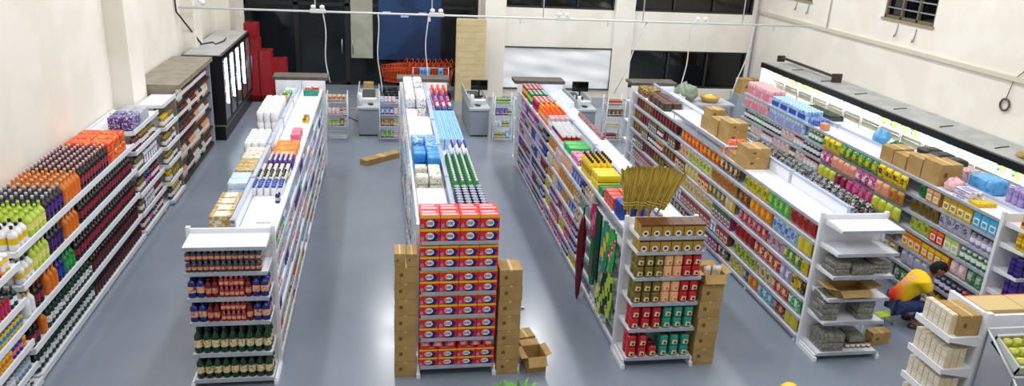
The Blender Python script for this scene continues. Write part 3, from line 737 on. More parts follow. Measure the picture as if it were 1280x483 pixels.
for k in range(nd):
    y0 = k*CL/nd+.01; y1 = (k+1)*CL/nd-.01
    f = MB(); 
    for a, c, d_, e in ((y0, y0+.05, .32, CH-.02), (y1-.05, y1, .32, CH-.02)): f.box(CX1, a, d_, CX1+.03, c, e, M_BLACK)
    f.box(CX1, y0+.05, .32, CX1+.03, y1-.05, .40, M_BLACK); f.box(CX1, y0+.05, CH-.08, CX1+.03, y1-.05, CH-.02, M_BLACK)
    dr = link('glass_door', f.mesh('door_frame'), g)
    link('pane', MB().box(CX1+.01, y0+.05, .40, CX1+.018, y1-.05, CH-.08, M_GLASS).mesh('pane'), dr)
    link('handle', MB().tube([(CX1+.055, y1-.08, .8), (CX1+.055, y1-.08, 1.2)], .01, M_STEEL).mesh('handle'), dr)
    link('light_tube', MB().tube([(CX1-.05, y0+.09, .62), (CX1-.05, y0+.09, 1.6)], .04, M_TUBE).mesh('light_tube'), g)
link('cable', MB().tube([(-3.9, 1.2, CH+.05), (-3.7, 1.5, CH+.06), (-3.6, 1.3, CH+.05), (-3.5, 1.7, CH+.06), (-3.55, 2.2, CH+.05)], .015, M_BLACK).mesh('cable'), g)
for k in range(14):
    for z, nm in ((.615, 'low'), (.915, 'middle'), (1.215, 'upper')):
        place(S('chilled drink bottle', 'bottle', ('dark green', 'off-white', 'light grey')[k % 3], 'grey', .075, .075, .22), -3.56, 16.62+k*.23, z, 0, ' on the %s shelf inside the black cooler' % nm)
# wall pipe above it
o = link('wall_cable', MB().tube([(WL+.03, 16.6, 3.6), (WL+.03, 16.75, 2.6), (-3.85, 17.5, 1.84)], .018, M_BLACK).mesh('wall_cable')); tag(o, 'black cable dropping down the left wall onto the black cooler', 'cable')

# ================================================================== RED BASKET STACKS
M_RED = mat('red basket plastic', '9A1820', .45)
def basket():
    b = MB(); w, d, h = .42, .30, .22; t = .006
    def wall(p, q, pi, qi):    # slatted side from top edge p-q to bottom edge pi-qi
        n = 9
        for k in range(n+1):
            u = k/n; a = Vector(p).lerp(Vector(q), u); c = Vector(pi).lerp(Vector(qi), u)
            b.tube([a, c], .008, M_RED, 4)
    tp = [(-w/2, -d/2, h), (w/2, -d/2, h), (w/2, d/2, h), (-w/2, d/2, h)]; bt = [(x*.8, y*.8, 0) for x, y, z in tp]
    for i in range(4): wall(tp[i], tp[(i+1) % 4], bt[i], bt[(i+1) % 4])
    b.box(-w/2-.01, -d/2-.01, h-.045, w/2+.01, -d/2+.004, h, M_RED); b.box(-w/2-.01, d/2-.004, h-.045, w/2+.01, d/2+.01, h, M_RED)
    b.box(-w/2-.01, -d/2, h-.045, -w/2+.004, d/2, h, M_RED); b.box(w/2-.004, -d/2, h-.045, w/2+.01, d/2, h, M_RED)
    b.box(-w*.4, -d*.4, 0, w*.4, d*.4, .01, M_RED)
    return b.mesh('shopping_basket')
BM = basket()
BH = MB().tube([(-.2, 0, .2), (-.2, 0, .24), (.2, 0, .24), (.2, 0, .2)], .008, mat('handle dark red', '5A0E14', .4)).mesh('handle')
for si, (x, y, n, nm) in enumerate(((-3.28, 20.55, 37, 'tall left'), (-2.92, 20.15, 24, 'middle'), (-2.62, 20.55, 18, 'short right'), (-3.2, 20.15, 30, 'front left'))):
    for k in range(n):
        o = link('shopping_basket', BM, None, (x, y, k*.047), (0, 0, PI/2)); top = (k == n-1)
        tag(o, ('topmost red shopping basket of the %s stack' if top else 'red shopping basket nested in the %s stack') % nm, 'basket', None if top else 'red baskets nested in the %s stack' % nm)
        if top: link('handle', BH, o)

# ================================================================== ORANGE CARTS
M_ORG = mat('orange cart plastic', 'C8480F', .4, color2='B03E0C', nscale=4)
def cart():
    r = thing('shopping_cart', 'orange shopping cart', 'cart', (0,0,0))
    b = MB(); L, w = .62, .46; z0, z1 = .42, .80
    tb = [(-L/2, -w/2*.8, z1-.08), (L/2, -w/2, z1), (L/2, w/2, z1), (-L/2, w/2*.8, z1-.08)]; bt = [(-L/2*.9, -w*.3, z0+.05), (L/2*.8, -w*.4, z0), (L/2*.8, w*.4, z0), (-L/2*.9, w*.3, z0+.05)]
    for i in range(4):
        j = (i+1) % 4
        for k in range(8):
            b.tube([Vector(tb[i]).lerp(Vector(tb[j]), k/8), Vector(bt[i]).lerp(Vector(bt[j]), k/8)], .007, M_ORG, 4)
        for t in (0, .33, .66, 1): b.tube([Vector(tb[i]).lerp(Vector(bt[i]), t), Vector(tb[j]).lerp(Vector(bt[j]), t)], .01 if t in (0, 1) else .006, M_ORG, 5)
    for k in range(9): b.tube([Vector(bt[0]).lerp(Vector(bt[3]), k/8), Vector(bt[1]).lerp(Vector(bt[2]), k/8)], .005, M_ORG, 4)
    link('basket', b.mesh('basket'), r)
    link('handle', MB().tube([(L/2, -w/2, z1), (L/2+.1, -w/2, z1+.12), (L/2+.1, w/2, z1+.12), (L/2, w/2, z1)], .014, M_ORG, 6).mesh('handle'), r)
    link('frame', MB().tube([(L/2*.8, -w*.4, z0), (L/2-.1, -w*.42, .12), (-L/2+.05, -w*.25, .12)], .012, M_STEEL, 5).tube([(L/2*.8, w*.4, z0), (L/2-.1, w*.42, .12), (-L/2+.05, w*.25, .12)], .012, M_STEEL, 5).mesh('frame'), r)
    for sx, sy in ((1, 1), (1, -1), (-1, 1), (-1, -1)):
        wb_ = MB(); cx = sx*(L/2-.08); cy = sy*w*(.42 if sx > 0 else .25)
        wb_.tube([(cx, cy-.015, .055), (cx, cy+.015, .055)], .055, M_BLACK, 10); link('wheel', wb_.mesh('wheel'), r)
    return r
c0 = cart(); c0.location = (.25, 21.3, 0)
c0['label'] = 'orange shopping cart nested in the rear row at the entrance'; c0['group'] = 'orange carts in the rear row'
for k in range(1, 9): copy_tree(c0, (.25+k*.155, 21.3, 0), 0)
for k in range(0, 9): copy_tree(c0, (.3+k*.155, 20.72, 0), 0, 'orange shopping cart nested in the front row at the entrance', 'orange carts in the front row')

# ================================================================== CHECKOUTS
M_CHK = mat('checkout grey', '8F98A4', .45); M_CHKT = mat('checkout top', 'B4BAC0', .35); M_BELT = mat('conveyor belt', '3A3E44', .6)
CHK = [(-.33, 'first checkout counter, between the two left island runs'), (2.14, 'second checkout counter, left of the broom run'), (4.62, 'third checkout counter, right of the broom run')]
def checkout(x, label, mon=None):
    y0, L = 16.8, 1.9
    g = thing('checkout_counter', label, 'counter', (x, y0, 0))
    link('counter_body', MB().box(-.21, 0, .03, .21, L, .60, M_CHK).mesh('counter_body', bevel=.006), g)
    link('kick_plate', MB().box(-.2, .01, 0, .2, L-.01, .03, M_BLACK).mesh('kick_plate'), g)
    link('countertop', MB().box(-.24, -.03, .60, .24, L+.02, .66, M_CHKT).mesh('countertop', bevel=.008), g)
    link('conveyor_belt', MB().box(-.15, .65, .66, .15, L-.1, .668, M_BELT).mesh('conveyor_belt'), g)
    link('side_rail', MB().box(-.24, .1, .66, -.22, L, .84, M_CHKT).box(.22, .5, .66, .24, L, .78, M_CHKT).mesh('side_rail'), g)
    link('bag_roller', MB().tube([(-.2, .4, .74), (.18, .4, .74)], .04, P('white'), 12).box(-.22, .37, .66, -.2, .43, .9, P('white')).mesh('bag_roller'), g)
    link('end_post', MB().lathe([(.045, .66), (.045, .92), (.03, .94)], [P('white')], 12, cx=-.17, cy=.12).mesh('end_post'), g)
    return g
for x, l in CHK: checkout(x, l)
def monitor(x, y, z, rz, label):
    g = thing('monitor', label, 'monitor', (x, y, z), rz)
    link('screen', MB().box(-.2, -.02, .16, .2, .015, .40, M_BLACK).box(-.185, -.023, .175, .185, -.02, .385, M_GLASSD).mesh('screen'), g)
    link('stand', MB().box(-.02, .0, .02, .02, .02, .2, M_BLACK).box(-.09, -.05, 0, .09, .07, .02, M_BLACK).mesh('stand'), g)
for x, l in ((2.25, 'black monitor standing on the second checkout, left of the broom run'), (4.72, 'black monitor on the third checkout, below the black window')):
    monitor(x-.0, 17.95, .669, 0, l)
mx = thing('till_desk', 'grey till desk behind the far end of the broom run', 'desk', (3.95, 17.7, 0))
link('desk_body', MB().box(-.3, 0, 0, .3, .5, .62, M_CHK).mesh('desk_body', bevel=.005), mx); link('desk_top', MB().box(-.32, -.02, .62, .32, .52, .65, M_CHKT).mesh('desk_top'), mx)
monitor(4.02, 17.95, .651, .35, 'black monitor on the till desk behind the broom run')
# second desk items: scanners, small stuff
for x, l in ((2.1, 'second'), (4.6, 'third'), (-.3, 'first')):
    o = link('card_reader', MB().box(-.04, -.06, 0, .04, .06, .03, M_BLACK).box(-.03, -.05, .03, .03, .0, .034, P('green')).mesh('card_reader'), None, (x+.02, 17.02, .661), (0, 0, .4)); tag(o, 'small black card reader lying on the %s checkout' % l, 'card reader')
# wire racks of sweets beside checkouts
M_WIRE = mat('white wire', 'D0D4D8', .35)
def wire_rack(x, y, label, where, pal):
    g = thing('wire_rack', label, 'rack', (x, y, 0)); w, d, h = .42, .36, 1.05
    f = MB()
    for sx in (-1, 1):
        for sy in (-1, 1): f.tube([(sx*w/2, sy*d/2, 0), (sx*w/2, sy*d/2, h)], .012, M_WIRE, 6)
    link('frame', f.mesh('frame'), g)
    zs = (.08, .34, .60, .86)
    for z in zs:
        s_ = MB()
        for k in range(8): yy = -d/2+k*d/7; s_.tube([(-w/2, yy, z), (w/2, yy, z)], .004, M_WIRE, 4)
        for zz_ in (z, z+.06): s_.tube([(-w/2, -d/2, zz_), (w/2, -d/2, zz_), (w/2, d/2, zz_), (-w/2, d/2, zz_)], .006, M_WIRE, 5, closed=True)
        link('wire_shelf', s_.mesh('wire_shelf'), g)
    for z, nm in zip(zs[::-1], ('top', 'second', 'third', 'lowest')):
        if nm == 'lowest' and 'grey' in pal: continue
        run('F', y-d/2, z+.006, x-w/2+.02, x+w/2-.02, [S('sweet bag', 'pouch', c, e, .085, .05, .15) for c, e in pal['p']] + [S('sweet carton', 'carton', c, e, .07, .08, .1) for c, e in pal['p']], 'on the %s tier of %s' % (nm, where), rows=2, use_pos=False, gap=.012)
    return g
RP = {'p': [('red', 'white'), ('magenta', 'pale pink'), ('blue', 'white'), ('brown', 'yellow'), ('orange', 'white'), ('green', 'lime')]}
wire_rack(-1.0+.03, 16.5, 'white wire sweet rack at the far right corner of the leftmost run', 'the leftmost wire rack', dict(p=RP['p'][3:]+[('beige', 'red')], grey=1))
wire_rack(.13, 16.5, 'white wire sweet rack right of the first checkout', 'the rack by the first checkout', RP)
wire_rack(2.62, 16.5, 'white wire sweet rack right of the second checkout', 'the rack by the second checkout', dict(p=[('light blue', 'white'), ('lime', 'green'), ('blue', 'pink'), ('yellow', 'green')]))
wire_rack(5.17, 16.5, 'white wire sweet rack right of the third checkout', 'the rack by the third checkout', dict(p=[('brown', 'beige'), ('red', 'brown'), ('off-white', 'beige'), ('gold', 'red')]))
# blue bags hanging on a bar in front of carts
g = thing('hanging_rack', 'thin metal bar rack with blue packets before the orange carts', 'rack', (1.2, 19.6, 0))
link('bar', MB().tube([(-.45, 0, 1.02), (.45, 0, 1.02)], .012, M_STEEL).mesh('bar'), g); link('post', MB().tube([(-.45, 0, 0), (-.45, 0, 1.04)], .012, M_STEEL).mesh('post'), g); link('post', MB().tube([(.45, 0, 0), (.45, 0, 1.04)], .012, M_STEEL).mesh('post'), g)
for k, x in enumerate((.98, 1.12, 1.45)): place(S('hanging packet', 'pouch', 'light blue', 'blue', .13, .05, .22), x, 19.6-.03, .80, 0, ', %s one on the bar before the orange carts' % ['leftmost', 'middle', 'rightmost'][k])
# dark table by carts
g = thing('counter_table', 'dark topped low counter behind the white packs, before the carts', 'table', (.9, 18.4, 0))
link('table_top', MB().box(-.55, 0, .66, .75, .5, .70, mat('dark laminate', '4A4640')).mesh('table_top'), g)
for sx in (-.5, .7):
    for sy in (.04, .46): link('leg', MB().box(sx-.02, sy-.02, 0, sx+.02, sy+.02, .66, M_BLACK).mesh('leg'), g)

# ================================================================== SINGLE BOXES ON THE FLOOR AND STACKS
def cbx(w, d, h, x, y, z, rz, label, group=None):
    key = ('cb', w, d, h)
    if key not in CACHE: CACHE[key] = carton_box(w, d, h)
    o = link('cardboard_box', CACHE[key], None, (x, y, z), (0, 0, rz)); tag(o, label, 'box', group); return o
ORD = ['lowest', 'second lowest', 'third lowest', 'fourth lowest', 'fifth lowest', 'sixth lowest', 'seventh lowest', 'eighth lowest']
for k in range(7):
    cbx(.225, .24, .185, .215+random.uniform(-.004, .004), 7.32, k*.186, 0, '%s brown carton, stack left of the red boxes' % (ORD[k] if k < 6 else 'seventh'))
cbx(.11, .24, .145, .155, 7.32, 7*.186, 0, 'left small pale carton on top of the stack left of the red boxes'); cbx(.105, .24, .14, .275, 7.32, 7*.186, 0, 'right small pale carton on top of the stack left of the red boxes')
for k in range(7):
    cbx(.24, .26, .178, 1.315+random.uniform(-.008, .008), 7.30, k*.179, random.uniform(-.03, .03), '%s brown carton, stack right of the red boxes' % (ORD[k] if k < 6 else 'topmost'))
for k in range(5):
    cbx(.25, .25, .2, 3.585+random.uniform(-.006, .006), 7.31, k*.201, random.uniform(-.03, .03), '%s brown carton, stack beside the gold and red display' % ORD[k])
open_box('open brown carton holding packets, topmost of the stack right of the gold and red display', 3.585, 7.31, 1.007, 0, .25, .25, .12)
place(S('paper packet', 'pouch', 'off-white', 'pale pink', .1, .05, .17), 3.54, 7.31, 1.013, .3, ' standing left in the open carton on the stack')
place(S('paper packet', 'pouch', 'white', 'beige', .1, .05, .17), 3.65, 7.31, 1.013, -.3, ' standing right in the open carton on the stack')
open_box('open empty brown carton with raised flap on the floor right of the red box stack', 1.63, 7.30, 0, .12, .22, .26, .19)
cbx(.2, .2, .17, 1.60, 7.74, 0, .2, 'closed brown carton on the floor behind the open empty carton')
cbx(.26, .14, .16, 5.99, 7.50, 0, .12, 'brown carton lying on the floor right of the half-empty end display')
o = link('cardboard_tube', carton_box(1.15, .2, .11, mark=False), None, (.0, 15.05, 0), (0, 0, .62)); tag(o, 'long flat brown carton lying on the floor left of the second run', 'box')
o.location = (-.05, 14.98, 0); o.rotation_euler = (0, 0, .72); o.scale = (.8, 1, 1)
cbx(.26, .24, .46, -.38, 20.4, 0, 0, 'tall brown carton standing on the floor by the entrance doors')
cbx(.3, .08, .02, -.66, 19.3, 0, .1, 'flat brown cardboard piece on the floor behind the first checkout')
o = link('floor_stick', MB().tube([(-1.01, 18.75, .012), (-.6, 18.05, .012)], .012, mat('maroon', '5A1A28', .5)).mesh('floor_stick')); tag(o, 'thin maroon stick lying on the floor left of the first checkout', 'stick')
o = link('paper_scrap', MB().grid(lambda u, v: (1.72+u*.055, 8.62+v*.05, .004+.014*math.sin(u*5)*math.sin(v*6+1)+.012), 8, 8, lambda i, j: P('white')).mesh('paper_scrap')); tag(o, 'small crumpled white paper on the floor of the middle aisle', 'paper')

# ================================================================== TOP STOCK
A = S
# G1 left top side
t1 = 'on top of the leftmost run, left side'
XL = [x-.41 for x in XG]; XL[0] = XG[0]-.27
ZT = LV[0]+.001
zt1 = 'on top of the leftmost run'
def top(face, lip, z, y0, y1, items, where, **k): run(face, lip, z, y0, y1, items, where, **k)
top('L', XL[0]-.02, ZT, 7.75, 8.6, [(A('mixed carton', 'carton', 'gold', 'off-white', .18, .22, .14), .9)], zt1+', left side', rows=1, layers=1)
top('L', XL[0]-.02, ZT, 8.75, 9.2, [(A('folded bag', 'pack', 'pale blue', 'white', .2, .22, .08), .45)], zt1+', left side', rows=1, layers=2)
top('L', XL[0]-.02, ZT, 9.25, 10.35, [(A('flat packet', 'pack', 'gold', 'off-white', .15, .23, .05), .5), (A('flat packet', 'pack', 'off-white', 'olive', .16, .23, .05), .6)], zt1+', left side', rows=1, layers=3)
top('L', XL[0]-.10, ZT, 10.4, 11.2, [(A('paper roll pack', 'rolls', 'white', 'black', .36, .28, .17), .8)], zt1+', left side', rows=1, layers=1)
top('L', XL[0]-.10, ZT, 11.55, 12.85, [(A('paper roll pack', 'rolls', 'white', 'blue', .38, .30, .15), 1.25)], zt1+', left side', rows=1, layers=2)
top('L', XL[0], ZT, 13.1, 13.7, [(A('mixed carton', 'carton', 'beige', 'brown', .18, .16, .12), .6)], zt1+', left side', rows=1)
top('L', XL[0], ZT, 13.8, 14.5, [(A('green packet', 'pack', 'bright green', 'white', .2, .16, .12), .25), (A('flat packet', 'pack', 'white', 'light grey', .18, .2, .06), .45)], zt1+', left side', rows=1)
# G1 right top side (lip at xc+.41)
XRr = [x+.41 for x in XG]
R_ = zt1+', right side'
top('R', XRr[0]-.02, ZT, 14.0, 14.5, [(A('small carton', 'carton', 'teal', 'green', .12, .12, .1), .25), (A('small carton', 'carton', 'bright red', 'white', .12, .12, .1), .26)], R_, rows=2)
top('R', XRr[0]-.02, ZT, 12.1, 12.3, [(A('small carton', 'carton', 'yellow', 'black', .09, .09, .09), .2)], R_, rows=1)
top('R', XRr[0]-.04, ZT, 11.0, 11.5, [(A('bath sponge bag', 'pack', 'pink', 'magenta', .2, .14, .12), .45)], R_, rows=1)
top('R', XRr[0]-.02, ZT, 10.1, 10.85, [(A('laundry bag', 'pack', 'orange', 'yellow', .22, .3, .10), .72)], R_, rows=1, layers=1)
top('R', XRr[0]-.02, ZT, 9.7, 10.05, [(A('lotion bottle', 'slim', 'purple', 'white', .06, .05, .15), .4)], R_, rows=5)
top('R', XRr[0]-.02, ZT, 8.75, 9.65, [(A('cream jar', 'jar', 'white', 'blue', .065, .065, .12), .3), (A('lotion bottle', 'slim', 'off-white', 'dark grey', .06, .06, .15), .3), (A('cream jar', 'jar', 'dark grey', 'off-white', .06, .06, .12), .3)], R_, rows=5)
top('R', XRr[0]-.03, ZT, 8.5, 8.75, [(A('ointment tube', 'slim', 'dark blue', 'white', .05, .05, .13), .12)], R_, rows=1)
top('R', XRr[0]-.06, ZT, 7.9, 8.05, [(A('flat packet', 'pack', 'white', 'salmon', .12, .14, .02), .14)], R_, rows=1)
# G2 left side top
zt2 = 'on top of the second run'
top('L', XL[1], ZT, 7.8, 8.75, [(A('folded sheet pack', 'pack', 'white', 'white', .46, .34, .10), .95)], zt2+', left side', rows=1)
top('L', XL[1], ZT, 8.78, 9.32, [(A('sponge bundle', 'pack', 'off-white', 'green', .16, .15, .11), .55)], zt2+', left side', rows=2, layers=2, miss=.1)
top('L', XL[1], ZT, 9.36, 10.5, [(A('napkin bag', 'pack', 'sky blue', 'light blue', .17, .16, .14), .55), (A('napkin bag', 'pack', 'sky blue', 'white', .18, .16, .14), .7)], zt2+', left side', rows=2, layers=2, miss=.08)
top('L', XL[1]-.02, ZT, 10.6, 12.4, [(A('paper towel carton', 'pack', 'white', 'white', .26, .34, .24), 1.1), (A('cotton bag', 'pack', 'white', 'light grey', .2, .17, .2), .8)], zt2+', left side', rows=1, layers=1)
top('L', XL[1]-.02, ZT+.0, 12.45, 14.4, [(A('diaper pack', 'pack', 'white', 'black', .19, .16, .17), 2.0)], zt2+', left side', rows=2, layers=2, miss=.1)
# G2 right side top
zr2 = zt2+', right side'
top('R', XRr[1], ZT, 7.68, 8.6, [(A('shampoo can', 'can', 'dark blue', 'light grey', .078, .078, .2), .95)], zr2, rows=4, gap=.008)
top('R', XRr[1], ZT, 8.65, 9.95, [(A('cleaner bottle', 'bottle', 'green', 'white', .078, .078, .22), 1.3)], zr2, rows=4, gap=.008)
top('R', XRr[1], ZT, 10.0, 10.6, [(A('cleaner bottle', 'bottle', 'white', 'blue', .078, .078, .25), .42), (A('fabric softener', 'jug', 'magenta', 'white', .1, .07, .2), .2)], zr2, rows=3, gap=.01)
top('R', XRr[1], ZT, 10.65, 12.4, [(A('soap powder carton', 'carton', 'pale blue', 'light blue', .1, .085, .16), 1.75)], zr2, rows=4, gap=.008)
top('R', XRr[1], ZT, 12.5, 14.3, [(A('fabric softener', 'jug', 'dark blue', 'white', .12, .09, .22), .35), (A('fabric softener', 'jug', 'magenta', 'pink', .12, .09, .22), .45), (A('fabric softener', 'jug', 'blue', 'red', .12, .09, .22), .5), (A('fabric softener', 'jug', 'pink', 'orange', .12, .09, .22), .4)], zr2, rows=3, gap=.012)
# G2 left face: protruding white and blue packs, seen edge-on
gd2 = [A('cotton bag', 'pouch', 'white', 'light grey', .19, .11, .2), A('wipes pack', 'pouch', 'light grey', 'dark grey', .17, .1, .19), A('diaper bag', 'pouch', 'white', 'pale pink', .2, .12, .2), A('tissue bag', 'pouch', 'pale blue', 'cyan', .18, .1, .2)]
gd2n = [A('glass cleaner', 'slim', 'cyan', 'white', .085, .08, .2), A('glass cleaner', 'slim', 'teal', 'light blue', .085, .08, .2), A('cleaner jug', 'jug', 'pale blue', 'blue', .1, .08, .2)]
SN = ['second', 'third', 'fourth', 'fifth', 'sixth', 'lowest']
for z, nm in zip(LV[1:], SN):
    run('L', XL[1], z+.001, 7.66, 9.6, gd2n, '%s shelf, left face of the second run' % nm, back=.015)
    run('L', XL[1]-.03, z+.001, 9.65, 14.5, gd2, '%s shelf, left face of the second run' % nm, back=.0)
# G1 right face
gd1 = [A('toothpaste box', 'carton', 'white', 'red', .13, .06, .13), A('shampoo bottle', 'slim', 'white', 'blue', .07, .06, .19), A('shampoo bottle', 'slim', 'purple', 'white', .07, .06, .19), A('cream tube', 'slim', 'pink', 'white', .07, .06, .17),
       A('shampoo bottle', 'slim', 'bright green', 'white', .07, .06, .18), A('soap pack', 'carton', 'light grey', 'lilac', .12, .08, .12), A('shampoo bottle', 'slim', 'light grey', 'orange', .07, .06, .18), A('wipes pack', 'pouch', 'white', 'cyan', .15, .08, .17)]
gd1l = [A('cleaner bottle', 'slim', 'lime', 'black', .08, .07, .18), A('cleaner bottle', 'slim', 'orange', 'red', .08, .07, .18), A('soap pack', 'carton', 'yellow', 'dark grey', .14, .1, .13), A('wipes pack', 'pouch', 'white', 'cyan', .15, .1, .17), A('cleaner bottle', 'slim', 'teal', 'magenta', .08, .07, .18), A('cleaner bottle', 'slim', 'magenta', 'white', .08, .07, .18)]
for i, (z, nm) in enumerate(zip(LV[1:], SN)):
    run('R', XRr[0], z+.001, 7.66, 14.5, gd1 if i < 4 else gd1l, '%s shelf, right face of the leftmost run' % nm, gap=.03 if i < 4 else .015, back=.015)
# G3 left face
gA = [A('hair care bottle', 'slim', 'purple', 'dark purple', .075, .06, .205), A('hair care bottle', 'slim', 'magenta', 'purple', .075, .06, .205), A('hair care bottle', 'slim', 'dark purple', 'grey', .075, .06, .205), A('hair care bottle', 'slim', 'grey', 'black', .075, .06, .205), A('hair care bottle', 'slim', 'crimson', 'black', .075, .06, .205), A('hair care bottle', 'slim', 'dark blue', 'blue', .075, .06, .19), A('hair dye box', 'carton', 'magenta', 'purple', .085, .06, .16), A('hair care bottle', 'slim', 'lilac', 'dark blue', .075, .06, .20), A('hair dye box', 'carton', 'dark grey', 'pale pink', .085, .06, .16)]
gB = [A('body lotion', 'slim', 'tan', 'brown', .08, .06, .2), A('body lotion', 'slim', 'beige', 'dark grey', .08, .06, .2), A('body lotion', 'slim', 'brown', 'gold', .08, .06, .2), A('body lotion', 'slim', 'dark blue', 'lilac', .08, .06, .2), A('baby pack', 'pouch', 'peach', 'beige', .13, .07, .17), A('body lotion', 'slim', 'pale pink', 'white', .08, .06, .18), A('baby pack', 'pouch', 'gold', 'orange', .13, .07, .17), A('baby pack', 'pouch', 'blue', 'light grey', .13, .07, .17)]
gC = [A('kitchen gadget card', 'pouch', 'grey', 'teal', .13, .05, .2), A('kitchen gadget card', 'pouch', 'grey', 'black', .13, .05, .2), A('kitchen gadget card', 'pouch', 'dark grey', 'olive', .13, .05, .2), A('plastic tub', 'jar', 'off-white', 'cyan', .1, .1, .12), A('kitchen gadget card', 'pouch', 'orange', 'light grey', .12, .05, .17), A('plastic tub', 'jar', 'light grey', 'grey', .11, .11, .14)]
gD = [A('nail polish box', 'carton', 'red', 'magenta', .1, .07, .14), A('hair dye box', 'carton', 'dark red', 'pink', .09, .06, .16), A('toy card', 'pouch', 'dark grey', 'red', .13, .05, .17), A('toy card', 'pouch', 'yellow', 'green', .12, .05, .17)]
for i, (z, nm) in enumerate(zip(LV[1:], SN)):
    wh = '%s shelf, left face of the broom run' % nm
    hi = i < 3
    run('L', XL[2], z+.001, 11.9, 14.5, gA, wh, back=.015, gap=.02)
    run('L', XL[2], z+.001, 9.6, 11.85, gB if hi else gD+gA[:2], wh, back=.015, gap=.02)
    run('L', XL[2], z+.001, 8.95 if i < 4 else 7.7, 9.55, (gB[:2]+gC[:2]+gA[2:3]) if hi else gC, wh, back=.015, gap=.02)
# G3 left top
zt3 = 'on top of the broom run'
T3 = lambda a, b_, it, **k: top('L', XL[2]-.0, ZT, a, b_, it, zt3, **k)
T3(14.0, 14.5, [(A('spray can', 'can', 'red', 'lime', .07, .07, .2), .5)], rows=4)
T3(13.5, 13.95, [(A('spray can', 'can', 'green', 'lime', .07, .07, .2), .45)], rows=4)
T3(12.9, 13.45, [(A('spray can', 'can', 'bright red', 'purple', .07, .07, .2), .55)], rows=4)
T3(11.75, 12.85, [(A('spray can', 'can', 'pale pink', 'white', .07, .07, .2), .25), (A('insect spray', 'slim', 'bright orange', 'bright orange', .075, .075, .22), .55), (A('insect spray', 'slim', 'orange', 'yellow', .075, .075, .22), .3)], rows=4)
T3(10.9, 11.7, [(A('deodorant can', 'can', 'white', 'red', .065, .065, .17), .4), (A('deodorant can', 'can', 'white', 'purple', .065, .065, .17), .4)], rows=4)
T3(10.4, 10.85, [(A('green cloth pack', 'pack', 'bright green', 'green', .2, .32, .1), .43)], rows=1)
T3(9.85, 10.35, [(A('sachet bundle', 'pack', 'magenta', 'white', .15, .15, .09), .5)], rows=2)
T3(9.25, 9.8, [(A('yellow oil bottle', 'slim', 'yellow', 'black', .07, .07, .27), .5)], rows=4)
T3(8.85, 9.2, [(A('sponge pack', 'pack', 'yellow', 'lime', .1, .3, .1), .33)], rows=1, layers=2)
T3(8.6, 8.82, [(A('scourer pack', 'pack', 'green', 'dark green', .1, .3, .1), .22)], rows=1, layers=1)
T3(8.15, 8.58, [(A('cloth pack', 'pack', 'bright red', 'teal', .12, .15, .05), .4)], rows=2, layers=3)
T3(7.85, 8.12, [(A('blue brush', 'brush', 'blue', 'dark blue', .1, .1, .2), .25)], rows=3)
top('R', XRr[2]-.0, ZT, 11.2, 12.9, [(A('rubber glove card', 'pack', 'dark red', 'pale pink', .12, .06, .06), 1.6)], zt3+', right side', rows=1)
top('R', XRr[2]-.0, ZT, 13.3, 14.4, [(A('pale carton', 'carton', 'white', 'pale blue', .2, .14, .1), 1.1)], zt3+', right side', rows=1)
# hanging goods near the end of the broom run
M_CLG = mat('green cloth', '1F8A5A', .85, color2='1A9A4A', nscale=12); 
def hang_panel(name, label, cat, x, y, z0, z1, w, m, m2=None, ribs=0, amp=.015):
    b = MB()
    def f(sgn):
        def fn(u, v):
            yy = y+(u-.5)*w; zz = z0+(z1-z0)*v
            off = amp*math.sin(u*9+v*3)+(ribs and .006*math.sin(u*w*260))
            return (x+sgn*.008+off, yy, zz)
        return fn
    b.grid(f(-1), 24 if not ribs else 48, 14, lambda i, j: (m2 if m2 and (j//3+i//4) % 3 == 0 else m)); b.grid(f(1), 24, 14, lambda i, j: m)
    o = link(name, b.mesh(name)); tag(o, label, cat)
    hk = MB().tube([(x, y, z1-.02), (x, y, z1+.03), (x+.06, y, z1+.03)], .004, M_STEEL, 5); link('hook', hk.mesh('hook'), o)
    return o
hx = XL[2]-.07
hang_panel('dish_cloth', 'green and red dish cloth hanging nearest the gold and red display', 'cloth', hx, 7.72, .95, 1.45, .20, P('bright green', .8), PR('red', 'white'))
hang_panel('dish_cloth', 'teal and yellow dish cloth hanging left of the nearest cloth', 'cloth', hx-.01, 7.96, .85, 1.45, .20, P('teal', .8), P('yellow', .8))
hang_panel('washboard', 'dark green ribbed plastic washboard hanging on the broom run', 'washboard', hx-.02, 8.24, .62, 1.46, .22, mat('dark green plastic', '14402E', .4), None, 1, .0)
hang_panel('oven_mitt_card', 'magenta patterned cloth pack hanging left of the washboard', 'cloth', hx, 8.52, 1.05, 1.45, .2, PR('magenta', 'red'), P('pink'))
for k, (yy, z0, z1, c, cc) in enumerate(((7.72, .35, .9, 'lime', 'dark green'), (7.92, .3, .8, 'dark green', 'lime'), (8.12, .2, .58, 'pale yellow', 'green'), (8.5, .4, 1.0, 'green', 'olive'))):
    hang_panel('cleaning_cloth', '%s and %s cleaning cloth, %s from the gold and red display' % (c, cc, ['first', 'second', 'third', 'fourth'][k]), 'cloth', hx+.02, yy, z0, z1, .17, P(c, .8), P(cc, .8))
# red umbrella like folded bundle
b = MB(); b.lathe([(.012, .02), (.03, .1), (.055, .5), (.06, .95), (.03, 1.15), (.012, 1.2)], [P('dark red', .6)], 10, pw=1.4)
o = link('folded_parasol', b.mesh('folded_parasol'), None, (hx-.05, 8.82, 0)); tag(o, 'dark red folded umbrella standing against the broom run', 'umbrella')
link('handle', MB().tube([(0, 0, 1.18), (0, 0, 1.30), (.02, 0, 1.34), (.05, 0, 1.33)], .01, M_BLACK).mesh('handle'), o)
